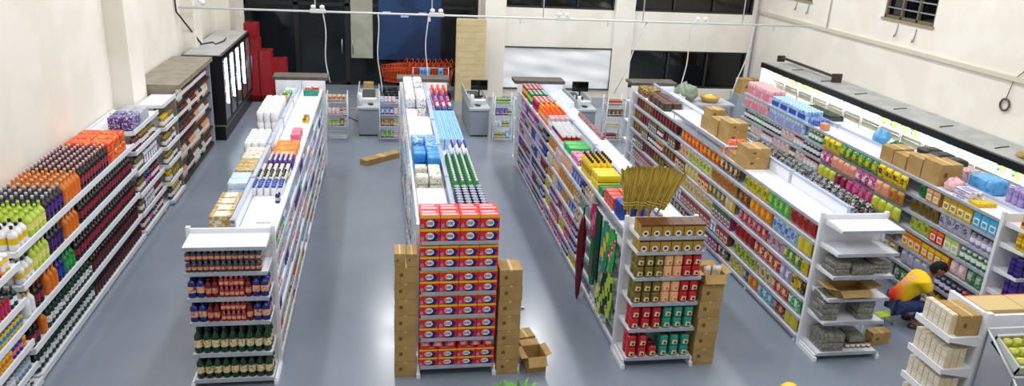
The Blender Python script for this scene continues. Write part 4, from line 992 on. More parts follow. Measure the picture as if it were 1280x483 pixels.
# straw brooms
M_STRAW = mat('golden straw', 'C4AA44', .8, color2='8A7224', nscale=4, bump=.3, coords='Object', stretch=(30, 30, 1)); M_STI = mat('stitching', 'C8B46A', .8)
def broom_mesh():
    b = MB()
    def fn(s_):
        def f(u, v):
            w = .055+.075*v**1.2; t = .03*(1-.3*v)
            x = (u-.5)*2*w; y = s_*t*(1-abs(2*u-1)**3)*(1+.25*math.sin(u*19+1))+.007*math.sin(u*44+v*2)
            return (x, y, v*.46+.015*math.sin(u*31)*v)
        return f
    b.grid(fn(-1), 26, 8, lambda i, j: M_STRAW); b.grid(lambda u, v: fn(1)(1-u, v), 26, 8, lambda i, j: M_STRAW)
    me = b.mesh('broom_head')
    s = MB()
    for z in (.05, .08): s.box(-.066, -.033, z, .066, .033, z+.008, M_STI)
    return me, s.mesh('stitching'), MB().tube([(0, 0, -.22), (0, 0, .02)], .012, mat('broom wood', 'B89060', .6)).mesh('handle')
BMH, BMS, BMHd = broom_mesh()
names = ['leftmost', 'second from left', 'third from left', 'fourth from left', 'fifth from left', 'sixth from left', 'rightmost']
for k in range(7):
    r = thing('straw_broom', 'golden straw broom head pointing up above the broom run, %s of its row' % names[k], 'broom', (2.66+k*.066, 7.70+.0*k, 1.74), PI/2-.75)
    r.rotation_euler = (0, (-.02+.06*k), PI/2-1.0)
    hd = link('bristles', BMH, r); link('stitching', BMS, r); link('handle', BMHd, r)
    r.rotation_euler = (0.0, .015+.055*k, .0); r.location = (2.66+k*.062, 7.64+(k % 2)*.075, 1.74)
sgn = link('price_card', MB().box(-.09, -.004, 0, .09, .004, .14, P('white')).box(-.07, -.006, .02, .07, -.0042, .12, P('pale blue')).mesh('price_card'), None, (3.02, 8.1, ZT), (0, 0, .1)); tag(sgn, 'small white card standing on the shelf behind the straw brooms', 'card')

# G4 left face
def bag(n, a, c, w=.135): return A(n, 'pouch', a, c, w, .08, .2)
near4 = [
 [(bag('snack bag', 'red', 'brown'), .58), (bag('snack bag', 'bright green', 'lime'), .58), (bag('snack bag', 'yellow', 'green'), .8)],
 [(bag('snack bag', 'yellow', 'lime', .15), .33), (bag('snack bag', 'pale blue', 'blue', .15), .66), (bag('snack bag', 'orange', 'yellow', .15), .66), (bag('snack bag', 'dark red', 'gold', .15), .33)],
 [(bag('biscuit bag', 'yellow', 'gold'), .15), (bag('biscuit bag', 'green', 'pale yellow'), .44), (bag('biscuit bag', 'pale pink', 'purple'), .44), (bag('biscuit bag', 'red', 'pale pink'), .9)],
 [(bag('biscuit bag', 'black', 'yellow'), .15), (bag('biscuit bag', 'yellow', 'black'), .15), (bag('biscuit bag', 'lilac', 'white'), .3), (bag('biscuit bag', 'red', 'cream'), .75), (bag('biscuit bag', 'red', 'dark red'), .6)],
 [(bag('cookie bag', 'bright green', 'white'), .3), (bag('cookie bag', 'red', 'cream'), .44), (bag('cookie bag', 'cream', 'olive'), .44), (bag('cookie bag', 'lime', 'brown'), .75)],
 [(bag('pasta bag', 'yellow', 'lime', .14), .30), (bag('pasta bag', 'dark red', 'peach', .14), .30), (bag('pasta bag', 'cyan', 'white', .14), .44), (bag('pasta bag', 'orange', 'yellow', .14), .30), (bag('pasta bag', 'purple', 'light grey', .14), .16), (bag('pasta bag', 'pale yellow', 'gold', .14), .5)]]
far4 = [
 [bag('candy bag', 'bright red', 'yellow', .15), bag('candy bag', 'red', 'yellow', .15), bag('candy bag', 'brown', 'cream', .15)],
 [bag('noodle pack', 'pale yellow', 'green', .14), bag('noodle pack', 'cream', 'red', .14), bag('noodle pack', 'gold', 'red', .14)],
 [bag('noodle pack', 'yellow', 'off-white', .14), bag('noodle pack', 'olive', 'cream', .14), A('cereal box', 'carton', 'yellow', 'red', .13, .07, .19), A('cereal box', 'carton', 'gold', 'brown', .13, .07, .19)],
 [A('juice carton', 'carton', 'magenta', 'green', .1, .08, .2), A('juice carton', 'carton', 'cream', 'orange', .1, .08, .2), bag('noodle pack', 'cream', 'gold', .14)],
 [A('juice carton', 'carton', 'blue', 'white', .1, .08, .2), A('cereal box', 'carton', 'red', 'brown', .13, .07, .19), A('cereal box', 'carton', 'olive', 'red', .13, .07, .19)],
 [A('juice carton', 'carton', 'red', 'purple', .1, .08, .2), A('sugar bag', 'pouch', 'brown', 'off-white', .14, .09, .2), A('juice carton', 'carton', 'orange', 'brown', .1, .08, .2)]]
dark4 = [bag('coffee bag', 'dark red', 'brown', .14), bag('coffee bag', 'brown', 'gold', .14), A('sauce jar', 'jar', 'red', 'yellow', .09, .09, .16), A('sauce jar', 'jar', 'dark green', 'gold', .09, .09, .16), bag('coffee bag', 'black', 'red', .14), A('spice carton', 'carton', 'brown', 'olive', .11, .08, .18)]
for i, (z, nm) in enumerate(zip(LV4[1:], SN)):
    wh = '%s shelf, left face of the snack run' % nm
    run('L', XL[3], z+.001, 7.66, 9.66, near4[i], wh, back=.012, gap=.006, pos='nearest end')
    run('L', XL[3], z+.001, 9.72, 12.1, far4[i], wh, back=.012, gap=.01, pos='middle')
    run('L', XL[3], z+.001, 12.15, 14.5, dark4 if i < 4 else [A('juice carton', 'carton', 'lilac', 'white', .1, .08, .2), A('spice carton', 'carton', 'grey', 'red', .11, .08, .18), A('juice carton', 'carton', 'orange', 'dark grey', .1, .08, .2)], wh, back=.012, gap=.01, pos='far end')
# G4 right face visible strip: black and white packs on the top shelf and a few below
run('R', XRr[3], LV4[0]+.001, 7.7, 10.7, [A('coffee brick', 'pouch', 'black', 'white', .12, .1, .16), A('coffee brick', 'pouch', 'dark grey', 'light grey', .12, .1, .15), A('coffee brick', 'pouch', 'black', 'off-white', .12, .09, .16)], 'on top of the snack run, right side', rows=3, gap=.015, miss=.05)
# G4 left top
zt4 = 'on top of the snack run'
ZT4 = LV4[0]+.001
run('L', XL[3], ZT4, 14.0, 14.5, [(A('case of packets', 'pack', 'dark red', 'lime', .22, .32, .16), .5)], zt4, rows=1)
run('L', XL[3], ZT4, 12.9, 13.9, [(A('case of packets', 'pack', 'dark green', 'red', .22, .16, .15), 1.0)], zt4, rows=2, layers=1)
rs = thing('raised_shelf', 'raised white shelf carrying brown cartons on the snack run', 'shelf', (XG[3], 10.2, 0))
link('shelf_board', MB().box(-.42, 0, 1.70, -.03, 2.2, 1.725, M_SHELF).box(-.43, 0, 1.685, -.42, 2.2, 1.735, M_LIP).mesh('shelf_board'), rs)
for yy in (.05, 1.1, 2.13): link('bracket', MB().box(-.40, yy, 1.58, -.385, yy+.02, 1.70, M_SHELF).mesh('bracket'), rs)
for k, (x, y, z, w, d, h) in enumerate(((-.22, 10.42, 1.726, .30, .34, .2), (-.22, 10.42, 1.927, .29, .32, .12), (-.22, 10.80, 1.726, .3, .32, .26), (-.22, 11.14, 1.726, .28, .3, .2), (-.22, 11.14, 1.927, .24, .26, .14))):
    cbx(w, d, h, XG[3]+x, y, z, random.uniform(-.03, .03), ['front lower', 'front upper', 'middle', 'rear lower', 'rear upper'][k]+' brown carton on the raised shelf of the snack run')
for k, (x, y, z, w, d, h) in enumerate(((-.22, 9.72, ZT4, .34, .34, .17), (-.21, 9.72, ZT4+.171, .33, .34, .13), (-.22, 10.06, ZT4, .3, .28, .10), (.20, 9.75, ZT4+.0, .30, .3, .24))):
    if k < 3: cbx(w, d, h, XG[3]+x, y, z, random.uniform(-.03, .03), ['lower', 'upper', 'low rear', ''][k]+' brown carton at the end of the empty white shelf, snack run')
for k in range(8):
    place(A('orange net pack', 'pack', 'bright orange', 'white', .13, .13, .12), XG[3]-.30+.14*(k % 2), 10.31+.14*((k//2) % 2)-.04, ZT4+.125*(k//4), 0, ', on the snack run behind the cartons') 
# things on coolers/behind G4 far end: green bag, yellow tray, carton
def blob(name, label, cat, x, y, z, r, m, seed, sz=.8):
    rnd = random.Random(seed); b = MB(); ph = [rnd.uniform(0, 6) for _ in range(6)]
    def f(u, v):
        t = u*2*PI; p = -PI/2+v*PI
        k = 1+.14*math.sin(3*t+ph[0]+2*p)+.10*math.sin(5*t+ph[1])*math.cos(2*p+ph[2])+.07*math.sin(7*p+ph[3]+t)
        if v in (0, 1): k = 1
        return (math.cos(t)*math.cos(p)*r*k, math.sin(t)*math.cos(p)*r*k, max(0, (math.sin(p)+.8)*r*sz*(k if v not in (0,) else 1)))
    b.grid(f, 20, 12, lambda i, j: m)
    o = link(name, b.mesh(name, merge=True), None, (x, y, z)); tag(o, label, cat); return o
st = thing('stock_table', 'low table behind the snack run carrying bags and trays', 'table', (6.55, 14.9, 0))
link('table_top', MB().box(-.55, 0, 1.2, .75, .7, 1.24, M_CHKT).mesh('table_top'), st)
for sx in (-.5, .7):
    for sy in (.05, .65): link('leg', MB().box(sx-.02, sy-.02, 0, sx+.02, sy+.02, 1.2, M_STEEL).mesh('leg'), st)
blob('plastic_bag', 'grey-green stuffed plastic bag on the table behind the snack run', 'bag', 6.3, 15.25, 1.241, .26, mat('greygreen film', '7E8C78', .3), 3, .75)
blob('plastic_bag', 'pale clear plastic bag lying left of the grey-green bag', 'bag', 6.08, 15.0, 1.241, .12, mat('pale film', 'C4CCC8', .3), 5, .9)
yb = thing('round_basket', 'round basket of yellow goods right of the grey-green bag', 'basket', (6.85, 15.2, 1.241))
link('basket_body', MB().lathe([(.16, 0), (.22, .12), (.21, .12), (.15, .02)], [P('tan')], 18).mesh('basket_body'), yb)
for k in range(7):
    o = link('yellow_fruit', MB().lathe([(.01, -.045), (.04, -.03), (.05, 0), (.04, .03), (.01, .045)], [P('yellow')], 10).mesh('yellow_fruit'), None, (6.85+.1*math.cos(k*.9)*(k > 0), 15.2+.1*math.sin(k*.9)*(k > 0), 1.33)); tag(o, 'yellow fruit in the round basket behind the snack run', 'fruit', 'yellow fruit in the round basket')
place(A('red and white sack', 'pack', 'red', 'cream', .28, .2, .12), 6.45, 14.78, 1.241, .2, ' in front of the grey-green bag')if False else None
cbx(.5, .35, .4, 9.55, 19.0, .62, .1, 'beige carton standing in the far right corner by the wall')
o = link('plinth', MB().box(9.25, 18.8, 0, 9.9, 19.3, .62, M_CHK).mesh('plinth', bevel=.01)); tag(o, 'grey plinth under the beige carton in the far right corner', 'plinth')

# G5 left face
XL5 = 7.62-.41
f5 = [A('jar of preserves', 'jar', 'green', 'off-white', .09, .09, .17), A('jar of preserves', 'jar', 'olive', 'green', .09, .09, .17), A('flour bag', 'pouch', 'white', 'light blue', .14, .09, .19), A('jar of preserves', 'jar', 'light grey', 'red', .09, .09, .17), A('flour bag', 'pouch', 'off-white', 'pink', .14, .09, .19), A('jar of preserves', 'jar', 'dark green', 'white', .09, .09, .17)]
m5 = [[bag('hanging snack bag', 'yellow', 'black', .16), bag('hanging snack bag', 'yellow', 'green', .16), bag('hanging snack bag', 'green', 'yellow', .16)],
      [bag('hanging snack bag', 'gold', 'red', .16), bag('hanging snack bag', 'peach', 'pink', .16), bag('hanging snack bag', 'magenta', 'white', .16)],
      [bag('hanging snack bag', 'magenta', 'pink', .16), bag('hanging snack bag', 'lime', 'yellow', .16), bag('hanging snack bag', 'dark red', 'magenta', .16)],
      [bag('hanging snack bag', 'gold', 'olive', .16), bag('hanging snack bag', 'magenta', 'white', .16), bag('hanging snack bag', 'brown', 'beige', .16)],
      [A('bread bag', 'pouch', 'beige', 'brown', .16, .12, .2), A('bread bag', 'pouch', 'tan', 'cream', .16, .12, .2)],
      [A('bread bag', 'pouch', 'light grey', 'pink', .16, .12, .2), A('bread bag', 'pouch', 'lilac', 'blue', .16, .12, .2)]]
yb_ = lambda a, c: A('tea box', 'carton', a, c, .125, .09, .18)
n5 = [[(yb_('light blue', 'cyan'), .42), (yb_('yellow', 'gold'), .6), (yb_('gold', 'peach'), .3), (bag('gelatin bag', 'green', 'dark green'), .3)],
      [(A('sweet jar', 'jar', 'lilac', 'grey', .09, .09, .15), .4), (bag('gelatin bag', 'light grey', 'purple'), .6), (bag('gelatin bag', 'olive', 'brown'), .6)],
      [(A('sweet jar', 'jar', 'green', 'white', .09, .09, .15), .5), (yb_('off-white', 'lime'), .28), (yb_('red', 'orange'), .28), (bag('gelatin bag', 'lime', 'olive'), .55)],
      [(bag('gelatin bag', 'green', 'light grey'), .3), (bag('gelatin bag', 'pale pink', 'white'), .3), (yb_('orange', 'yellow'), .55), (yb_('yellow', 'orange'), .45)],
      [(A('sweet jar', 'jar', 'red', 'pink', .09, .09, .15), .3), (A('sweet jar', 'jar', 'dark blue', 'grey', .09, .09, .15), .5), (bag('gelatin bag', 'light grey', 'lilac'), .8)],
      [(yb_('gold', 'pale yellow'), .3), (A('mustard jar', 'jar', 'yellow', 'gold', .09, .09, .17), .7), (bag('gelatin bag', 'green', 'off-white'), .6)]]
for i, (z, nm) in enumerate(zip(LV5[1:], SN)):
    wh = '%s shelf, left face of the rightmost run' % nm
    run('L', XL5, z+.001, 7.48, 9.05, n5[i], wh, back=.012, gap=.008, pos='nearest end')
    run('L', XL5-(.07 if i < 4 else .0), z+.001, 9.1, 11.4, m5[i], wh, back=.0, gap=.008, pos='middle')
    run('L', XL5, z+.001, 11.45, 14.35 if i else 11.95, f5, wh, back=.012, gap=.02, pos='far end')
# second hanging layer in front for the bulging bags
# G5 top
ZT5 = LV5[0]+.001; zt5 = 'on top of the rightmost run'
run('L', XL5, ZT5, 13.4, 14.4, [(A('toilet paper pack', 'rolls', 'pale pink', 'pink', .32, .34, .24), 1.0)], zt5, rows=1, gap=.01)
run('L', XL5-.03, LV5[1]+.001, 13.4, 14.4, [(A('toilet paper pack', 'rolls', 'pale pink', 'pink', .32, .34, .2), 1.0)], 'second shelf of the rightmost run', rows=1, gap=.01)
run('L', XL5-.03, LV5[1]+.001, 12.05, 13.35, [(A('toilet paper pack', 'rolls', 'pale blue', 'lilac', .31, .34, .2), 1.3)], 'second shelf of the rightmost run', rows=1, gap=.01)
run('L', XL5, ZT5, 12.05, 13.35, [(A('toilet paper pack', 'rolls', 'pale blue', 'blue', .31, .34, .18), 1.3)], zt5, rows=1, layers=1, gap=.01)
run('L', XL5, ZT5, 11.75, 12.0, [(A('blue carton', 'pack', 'blue', 'pale blue', .22, .3, .1), .25)], zt5, rows=1)
run('L', XL5, ZT5, 11.45, 11.62, [(A('small salmon pack', 'pack', 'salmon', 'tan', .14, .12, .12), .2)], zt5, rows=1)
for k, (y, h, w) in enumerate(((9.78, .22, .28), (9.48, .2, .28), (9.16, .26, .30), (8.82, .3, .34))):
    cbx(.33, w, h, 7.425, y, ZT5, random.uniform(-.02, .02), ['farthest', 'third', 'second', 'nearest'][k]+' brown carton of the row on top of the rightmost run')
blob('plastic_bag', 'pink stuffed bag before the cartons on top of the rightmost run', 'bag', 7.38, 8.50, ZT5, .11, P('pale pink'), 9, .8)
blob('plastic_bag', 'light blue plastic bag on the far part of the rightmost run', 'bag', 7.82, 10.75, ZT5, .13, P('light blue'), 11, .9)
blob('plastic_bag', 'green plastic bag behind the light blue bag, rightmost run', 'bag', 7.82, 10.35, ZT5, .12, mat('mid green', '3E6E40', .4), 12, .6)
run('L', XL5, ZT5, 8.05, 8.35, [(A('white box pack', 'carton', 'white', 'lilac', .26, .2, .06), .3)], zt5, rows=1, layers=2)
run('L', XL5, ZT5, 7.85, 8.03, [(A('yellow flat pack', 'pack', 'yellow', 'gold', .17, .26, .05), .2)], zt5, rows=1)
# behind the divider (right side top)
run('R', 7.62+.41, ZT5, 7.5, 8.2, [(A('lilac roll pack', 'rolls', 'lilac', 'purple', .3, .2, .2), .7)], zt5+', right side', rows=1, layers=1)
run('R', 7.62+.41, ZT5, 8.25, 8.72, [(A('diaper bale', 'pack', 'light blue', 'sky blue', .4, .3, .2), .45)], zt5+', right side', rows=1)
run('R', 7.62+.41, ZT5, 8.8, 9.9, [(A('pet food bag', 'pack', 'pale pink', 'black', .2, .3, .17), .22), (A('pet food bag', 'pack', 'black', 'dark grey', .24, .3, .24), .9)], zt5+', right side', rows=1, layers=1)
run('R', 7.62+.41, ZT5, 12.1, 13.2, [(A('dark crate', 'tray', 'dark grey', 'dark green', .3, .26, .09), 1.1)], zt5+', right side', rows=1)
# G5 near end display, faces camera
E5 = [1.62, 1.36, 1.04, .76, .45, .10]
end_display('white end display of yellow and dark blue cans at the right edge', 7.62, E5, yfront=7.02, half=.41, top=1.72, depth=.38)
for z, nm, c in ((E5[0], 'top', [A('food can', 'can', 'yellow', 'red', .08, .08, .12)]), (E5[1], 'second', [A('food can', 'can', 'yellow', 'gold', .08, .08, .11)]), (E5[2], 'third', [A('food can', 'can', 'dark blue', 'purple', .08, .08, .11)]), (E5[3], 'fourth', [A('food can', 'can', 'purple', 'dark blue', .08, .08, .11)]), (E5[4], 'fifth', [A('food can', 'can', 'yellow', 'orange', .08, .08, .11)])):
    run('F', 7.02, z+.001, 7.245, 7.98, [(c[0], .72)], 'on the %s shelf of the right edge display' % nm, rows=2, layers=2, use_pos=False, gap=.004)

# ================================================================== G6 near right unit (runs along X, end shelves face left)
g = thing('gondola_shelving', 'white shelving run at the bottom right corner with side shelves of cream cartons', 'shelving', (0, 0, 0))
GX, GYc = 5.20, 5.25
link('end_panel', MB().box(GX, GYc-.03, 0, GX+.04, GYc+.46, 1.64, M_SHELF).mesh('end_panel'), g)
link('post', MB().box(GX-.01, GYc-.04, 0, GX+.05, GYc+.01, 1.66, M_SHELF).mesh('post'), g)
link('back_panel', MB().box(GX+.04, GYc+.0, 0, 7.0, GYc+.03, 1.62, M_SHELF).mesh('back_panel'), g)
link('top_shelf', MB().box(GX+.05, GYc+.03, 1.44, 7.0, GYc+.45, 1.47, M_SHELF).mesh('top_shelf'), g)
E6 = [1.42, 1.10, .80, .50, .2]
for z in E6:
    b = MB(); b.box(GX-.30, GYc-.02, z-.025, GX, GYc+.44, z, M_SHELF); b.box(GX-.312, GYc-.02, z-.05, GX-.30, GYc+.44, z+.012, M_SHELF)
    b.quad([(GX-.3, GYc-.0215, z), (GX-.3, GYc-.0215, z-.04), (GX, GYc-.0215, z-.1), (GX, GYc-.0215, z)], M_SHELF)
    link('shelf', b.mesh('shelf'), g)
for z, nm in zip(E6[1:4], ('second', 'third', 'fourth')):
    run('L', GX-.31, z+.001, GYc+.0, GYc+.42, [(A('cream carton', 'carton', 'cream', 'off-white', .065, .06, .095), .45)], 'on the %s side shelf at bottom right' % nm, rows=3, layers=2, use_pos=False, gap=.006)
run('L', GX-.31, E6[0]+.001, GYc+.05, GYc+.42, [(A('cream carton', 'carton', 'cream', 'off-white', .065, .06, .095), .45)], 'on the top side shelf at bottom right', rows=1, layers=2, use_pos=False, gap=.006)
cbx(.2, .30, .2, GX-.12, GYc+.16, E6[0]+.001, 0, 'brown carton on the top side shelf at bottom right')
M_RT = mat('red trim card', 'C85A3A', .7)
for k in range(4):
    o = link('long_carton', MB().box(-.2, -.14, 0, .2, .14, .16, mat('pale carton', 'CDB27C', .8)).box(-.2, .13, .14, .2, .142, .162, M_RT).mesh('long_carton'), None, (GX+.27+k*.41, GYc+.22, 1.471)); tag(o, ['leftmost', 'second from left', 'third from left', 'rightmost'][k]+' pale carton with red edge on the bottom right shelving run', 'box')
# produce bins (slanted trays) in front of it
M_PB = mat('tray grey', 'C2C6C4', .4)
g = thing('produce_stand', 'white wire stand with slanted trays of yellow produce, bottom right', 'stand', (5.17, 4.78, 0))
f = MB()
for sx in (0, 1.3):
    f.tube([(sx, .37, 0), (sx, .37, 1.55), (sx, .0, 1.30)], .014, M_WIRE); f.tube([(sx, .0, 0), (sx, -.0, 1.30), (sx, -.3, 1.0)], .014, M_WIRE)
for y_, z_ in ((.37, 1.55), (0, 1.30), (.37, .8)): f.tube([(0, y_, z_), (1.3, y_, z_)], .012, M_WIRE)
link('frame', f.mesh('frame'), g)
for k, (y0, z0) in enumerate(((.02, 1.30), (-.30, .98))):
    T_ = Matrix.Translation((0, y0, z0)) @ Matrix.Rotation(.42, 4, 'X')
    t_ = MB(); t_.box(.02, 0, 0, 1.28, .34, .02, M_PB, T=T_); t_.box(.02, 0, 0, 1.28, .02, .12, M_PB, T=T_); t_.box(.02, 0, 0, .04, .34, .10, M_PB, T=T_); t_.box(1.26, 0, 0, 1.28, .34, .1, M_PB, T=T_); t_.box(.02, .32, 0, 1.28, .34, .12, M_PB, T=T_)
    tr = link('slanted_tray', t_.mesh('slanted_tray'), g)
    if k == 0: link('green_liner', MB().box(.04, .02, .02, 1.26, .32, .03, P('lime'), T=T_).box(.02, -.004, .09, 1.28, .0, .122, P('lime'), T=T_).mesh('green_liner'), tr)
    for i in range(12):
        for j in range(3):
            if random.random() < .12: continue
            p = T_ @ Vector((.09+i*.1, .07+j*.1, .031 if k == 0 else .021))
            b_ = proto('pouch', 'pale yellow' if k == 0 else 'yellow', 'lime' if k == 0 else 'green', .09, .06, .09)
            o = link('produce_bag', b_[0][1], None, (5.17+p.x, 4.78+p.y+.02, p.z), (.42, 0, random.uniform(-.1, .1)))
            tag(o, '%s bag of produce in the %s slanted tray at bottom right' % (['pale yellow', 'yellow'][k], ['upper', 'lower'][k]), 'bag', 'produce bags, %s tray' % ['upper', 'lower'][k])

# bottom-edge produce tables
M_LEAF = mat('leaf green', '4A8A22', .6, color2='6EAE34', nscale=14)
def leafy(x, y, z, label, seed, n=30, R_=.15):
    rnd = random.Random(seed); b = MB()
    for k in range(n):
        a = rnd.uniform(0, 2*PI); tilt = rnd.uniform(.15, 1.1); L = rnd.uniform(.6, 1)*R_*1.5; w = .018
        d = Vector((math.cos(a)*math.sin(tilt), math.sin(a)*math.sin(tilt), math.cos(tilt))); s_ = Vector((-math.sin(a), math.cos(a), 0))
        p0 = Vector((0, 0, .02)); p1 = p0+d*L*.5+Vector((0, 0, .01)); p2 = p0+d*L-Vector((0, 0, .02*tilt))
        for f_ in (0,):
            q1 = [p0-s_*w*.4, p0+s_*w*.4, p1+s_*w, p1-s_*w]; q2 = [p1-s_*w, p1+s_*w, p2]
            b.quad(q1 if not f_ else q1[::-1], M_LEAF, True); b.quad(q2 if not f_ else q2[::-1], M_LEAF, True)
    r = thing('pineapple', label, 'pineapple', (x, y, z)); link('crown', b.mesh('crown'), r, (0, 0, .17))
    link('fruit', MB().lathe([(.04, 0), (.065, .03), (.075, .09), (.06, .16), (.03, .19)], [mat('pineapple skin', 'A07A28', .7, color2='5E6A20', nscale=40, bump=.5)], 12).mesh('fruit'), r)
st = thing('produce_table', 'wooden produce table below the near edge of the view', 'table', (1.9, 4.75, 0))
link('table_top', MB().box(-1.35, -.3, 1.0, 1.6, .3, 1.04, mat('table wood', '8A6A42', .6)).mesh('table_top'), st)
for sx in (-1.3, 1.55):
    for sy in (-.25, .25): link('leg', MB().box(sx-.03, sy-.03, 0, sx+.03, sy+.03, 1.0, mat('table wood', '8A6A42')).mesh('leg'), st)
leafy(.82, 4.88, 1.041, 'left pineapple with bright green crown at the bottom edge', 1)
leafy(1.02, 4.93, 1.041, 'right pineapple with bright green crown at the bottom edge', 2)
mel = MB().lathe([(.01, 0), (.05, .01), (.08, .05), (.09, .09), (.08, .13), (.05, .165), (.01, .175)], [P('yellow')], 16).mesh('melon')
for k, (x, y, z) in enumerate(((3.08, 4.86, 1.041), (3.24, 4.90, 1.09), (3.19, 4.72, 1.041))):
    o = link('yellow_melon', mel, None, (x, y, z)); tag(o, ['left lower', 'right lower', 'upper'][k]+' yellow melon at the bottom edge of the view', 'melon')

# ================================================================== RIGHT COOLER
g = thing('open_chiller', 'long lit white chiller with black canopy and grey top along the right wall', 'cooler', (9.62, 8.2, 0)); CLn = 10.3; Wd = .96; CHh = 1.53
M_CHI = mat('chiller white', 'EDEBE2', .5)
link('base', MB().box(0, 0, 0, Wd, CLn, .35, M_CHKT).mesh('base'), g)
link('back_liner', MB().box(Wd-.08, 0, .35, Wd, CLn, 1.5, M_CHI).mesh('back_liner'), g)
link('side_panel', MB().box(0, CLn-.04, .35, Wd-.08, CLn, 1.5, M_CHI).mesh('side_panel'), g); link('side_panel', MB().box(0, 0, .35, Wd-.08, .04, 1.5, M_CHI).mesh('side_panel'), g)
link('top_panel', MB().box(.06, 0, 1.48, Wd, CLn, CHh, M_GREYTOP).mesh('top_panel'), g)
link('canopy', MB().box(-.02, 0, 1.42, .06, CLn, CHh+.015, M_BLACK).mesh('canopy'), g)
link('light_tube', MB().box(.07, .05, 1.44, .13, CLn-.05, 1.475, mat('chiller tube', 'FFFDF4', .4, emit=45)).mesh('light_tube'), g)
for z in (.55, .85, 1.12): link('shelf', MB().box(.35, .04, z, Wd-.08, CLn-.04, z+.02, M_CHI).mesh('shelf'), g)
for k in range(16):
    y0 = .04+k*CLn/16; y1 = y0+CLn/16-.05
    f = MB()
    for yy in (y0, y1): f.tube([(.02, yy, .37), (.02, yy, 1.42)], .010, M_STEEL, 5)
    f.tube([(.02, y0, .38), (.02, y1, .38)], .01, M_STEEL, 5)
    f.tube([(.02, y0, 1.18), (.02, y1, 1.18)], .005, M_STEEL, 4)
    link('door_frame', f.mesh('door_frame'), g)
for k in range(7): link('cable', MB().tube([(.3, 1.2+k*1.35, CHh+.008), (.5, 1.27+k*1.35, CHh+.008), (.65, 1.3+k*1.35, CHh+.008)], .01, M_BLACK, 5).mesh('cable'), g)
ch = [A('chilled carton', 'carton', 'cream', 'yellow', .1, .08, .18), A('chilled carton', 'carton', 'off-white', 'orange', .1, .08, .18), A('chilled carton', 'carton', 'white', 'light blue', .1, .08, .18), A('chilled carton', 'carton', 'pale yellow', 'green', .1, .08, .18)]
run('L', 9.95, 1.141, 9.0, 18.3, ch, 'on the top shelf of the lit chiller', gap=.22, use_pos=False, back=.05)
tr = thing('metal_bracket', 'brown metal tray frame standing on top of the lit chiller', 'frame', (10.25, 17.6, CHh))
link('rail', MB().box(-.03, -1.5, .09, .03, 1.1, .14, mat('rust brown', '3E342C', .6)).mesh('rail'), tr)
link('end_plate', MB().box(-.12, -1.54, 0, .12, -1.5, .2, mat('rust brown', '3E342C')).mesh('end_plate'), tr); link('end_plate', MB().box(-.1, 1.1, 0, .1, 1.14, .16, mat('rust brown', '3E342C')).mesh('end_plate'), tr)
o = link('cable_coil', MB().tube([(WR-.03, 11.5+.10*math.cos(t), 2.10+.10*math.sin(t)) for t in [2*PI*k/20 for k in range(20)]], .018, mat('cable brown', '5A5046', .6), 8, closed=True).mesh('cable_coil')); tag(o, 'coiled dark cable hanging on the right wall', 'cable')
link('lead', MB().tube([(WR-.03, 11.5, 2.2), (WR-.03, 11.44, 2.55), (WR-.03, 11.2, 2.8), (WR-.03, 10.6, 2.95)], .008, mat('cable brown', '5A5046')).mesh('lead'), o)
blob('folded_cloth', 'yellow cloth bundle on top of the lit chiller at the right edge', 'cloth', 10.05, 10.2, CHh, .15, P('gold', .8), 4, .3)
M_PIPE = mat('pipe paint', 'A49CAC', .5)
o = link('wall_pipe', MB().tube([(10.5, 20.9, 0), (10.5, 20.9, 4.5)], .03, M_PIPE).mesh('wall_pipe')); tag(o, 'lilac grey vertical pipe in the far right corner', 'pipe')
for k, (y, z1, z2) in enumerate(((17.4, 2.6, 4.6),)):
    o = link('wall_pipe', MB().tube([(WR-.03, y, z1), (WR-.03, y, z2)], .015, mat('pipe light', 'C6C2B4', .6)).mesh('wall_pipe')); tag(o, 'thin pale conduit rising from the moulding of the right wall', 'pipe')
for k, (y, z) in enumerate(((14.8, 2.78), (14.2, 2.76), (19.0, 2.85), (18.4, 2.82))):
    o = link('wall_hook', MB().tube([(WR-.01, y, z+.25), (WR-.03, y, z), (WR-.06, y, z-.02), (WR-.07, y, z+.05)], .012, M_STEEL).mesh('wall_hook')); tag(o, ['far hook below the near barred window', 'near hook below the near barred window', 'far hook below the far barred window', 'near hook below the far barred window'][k], 'hook')

# ================================================================== CONDUIT WITH LAMPS AND DROP CABLES
M_WP = mat('white pipe', 'D8DAD8', .4)
cd = thing('ceiling_conduit', 'long white conduit hanging across the checkouts with drop rods', 'conduit', (0, 17, 2.66))
link('pipe', MB().tube([(WL+.02, 0, 0), (9.9, 0, 0)], .022, M_WP).mesh('pipe'), cd)
for k, x in enumerate((-1.4, 1.05, 3.5, 5.8, 8.2)): link('rod', MB().tube([(x, 0, 0), (x, 0, ZC-2.66)], .014, M_WP).mesh('rod'), cd)
for k, x in enumerate((-1.35, 1.15, 3.95, 7.2)):
    lp = link('junction_box', MB().box(x-.16, -.05, -.03, x+.16, .05, .05, M_WP).mesh('junction_box', bevel=.01), cd)
    for s in (-.09, .09): link('spot_lamp', MB().lathe([(.02, .05), (.05, .07), (.05, .12), (.01, .14)], [P('white')], 10, cx=x+s).mesh('spot_lamp'), lp)
for k, x in enumerate((-2.9, 1.0, 3.0, 5.0, 9.0)): link('clip', MB().box(x-.02, -.02, -.14, x+.02, .02, -.02, M_WP).mesh('clip'), cd)
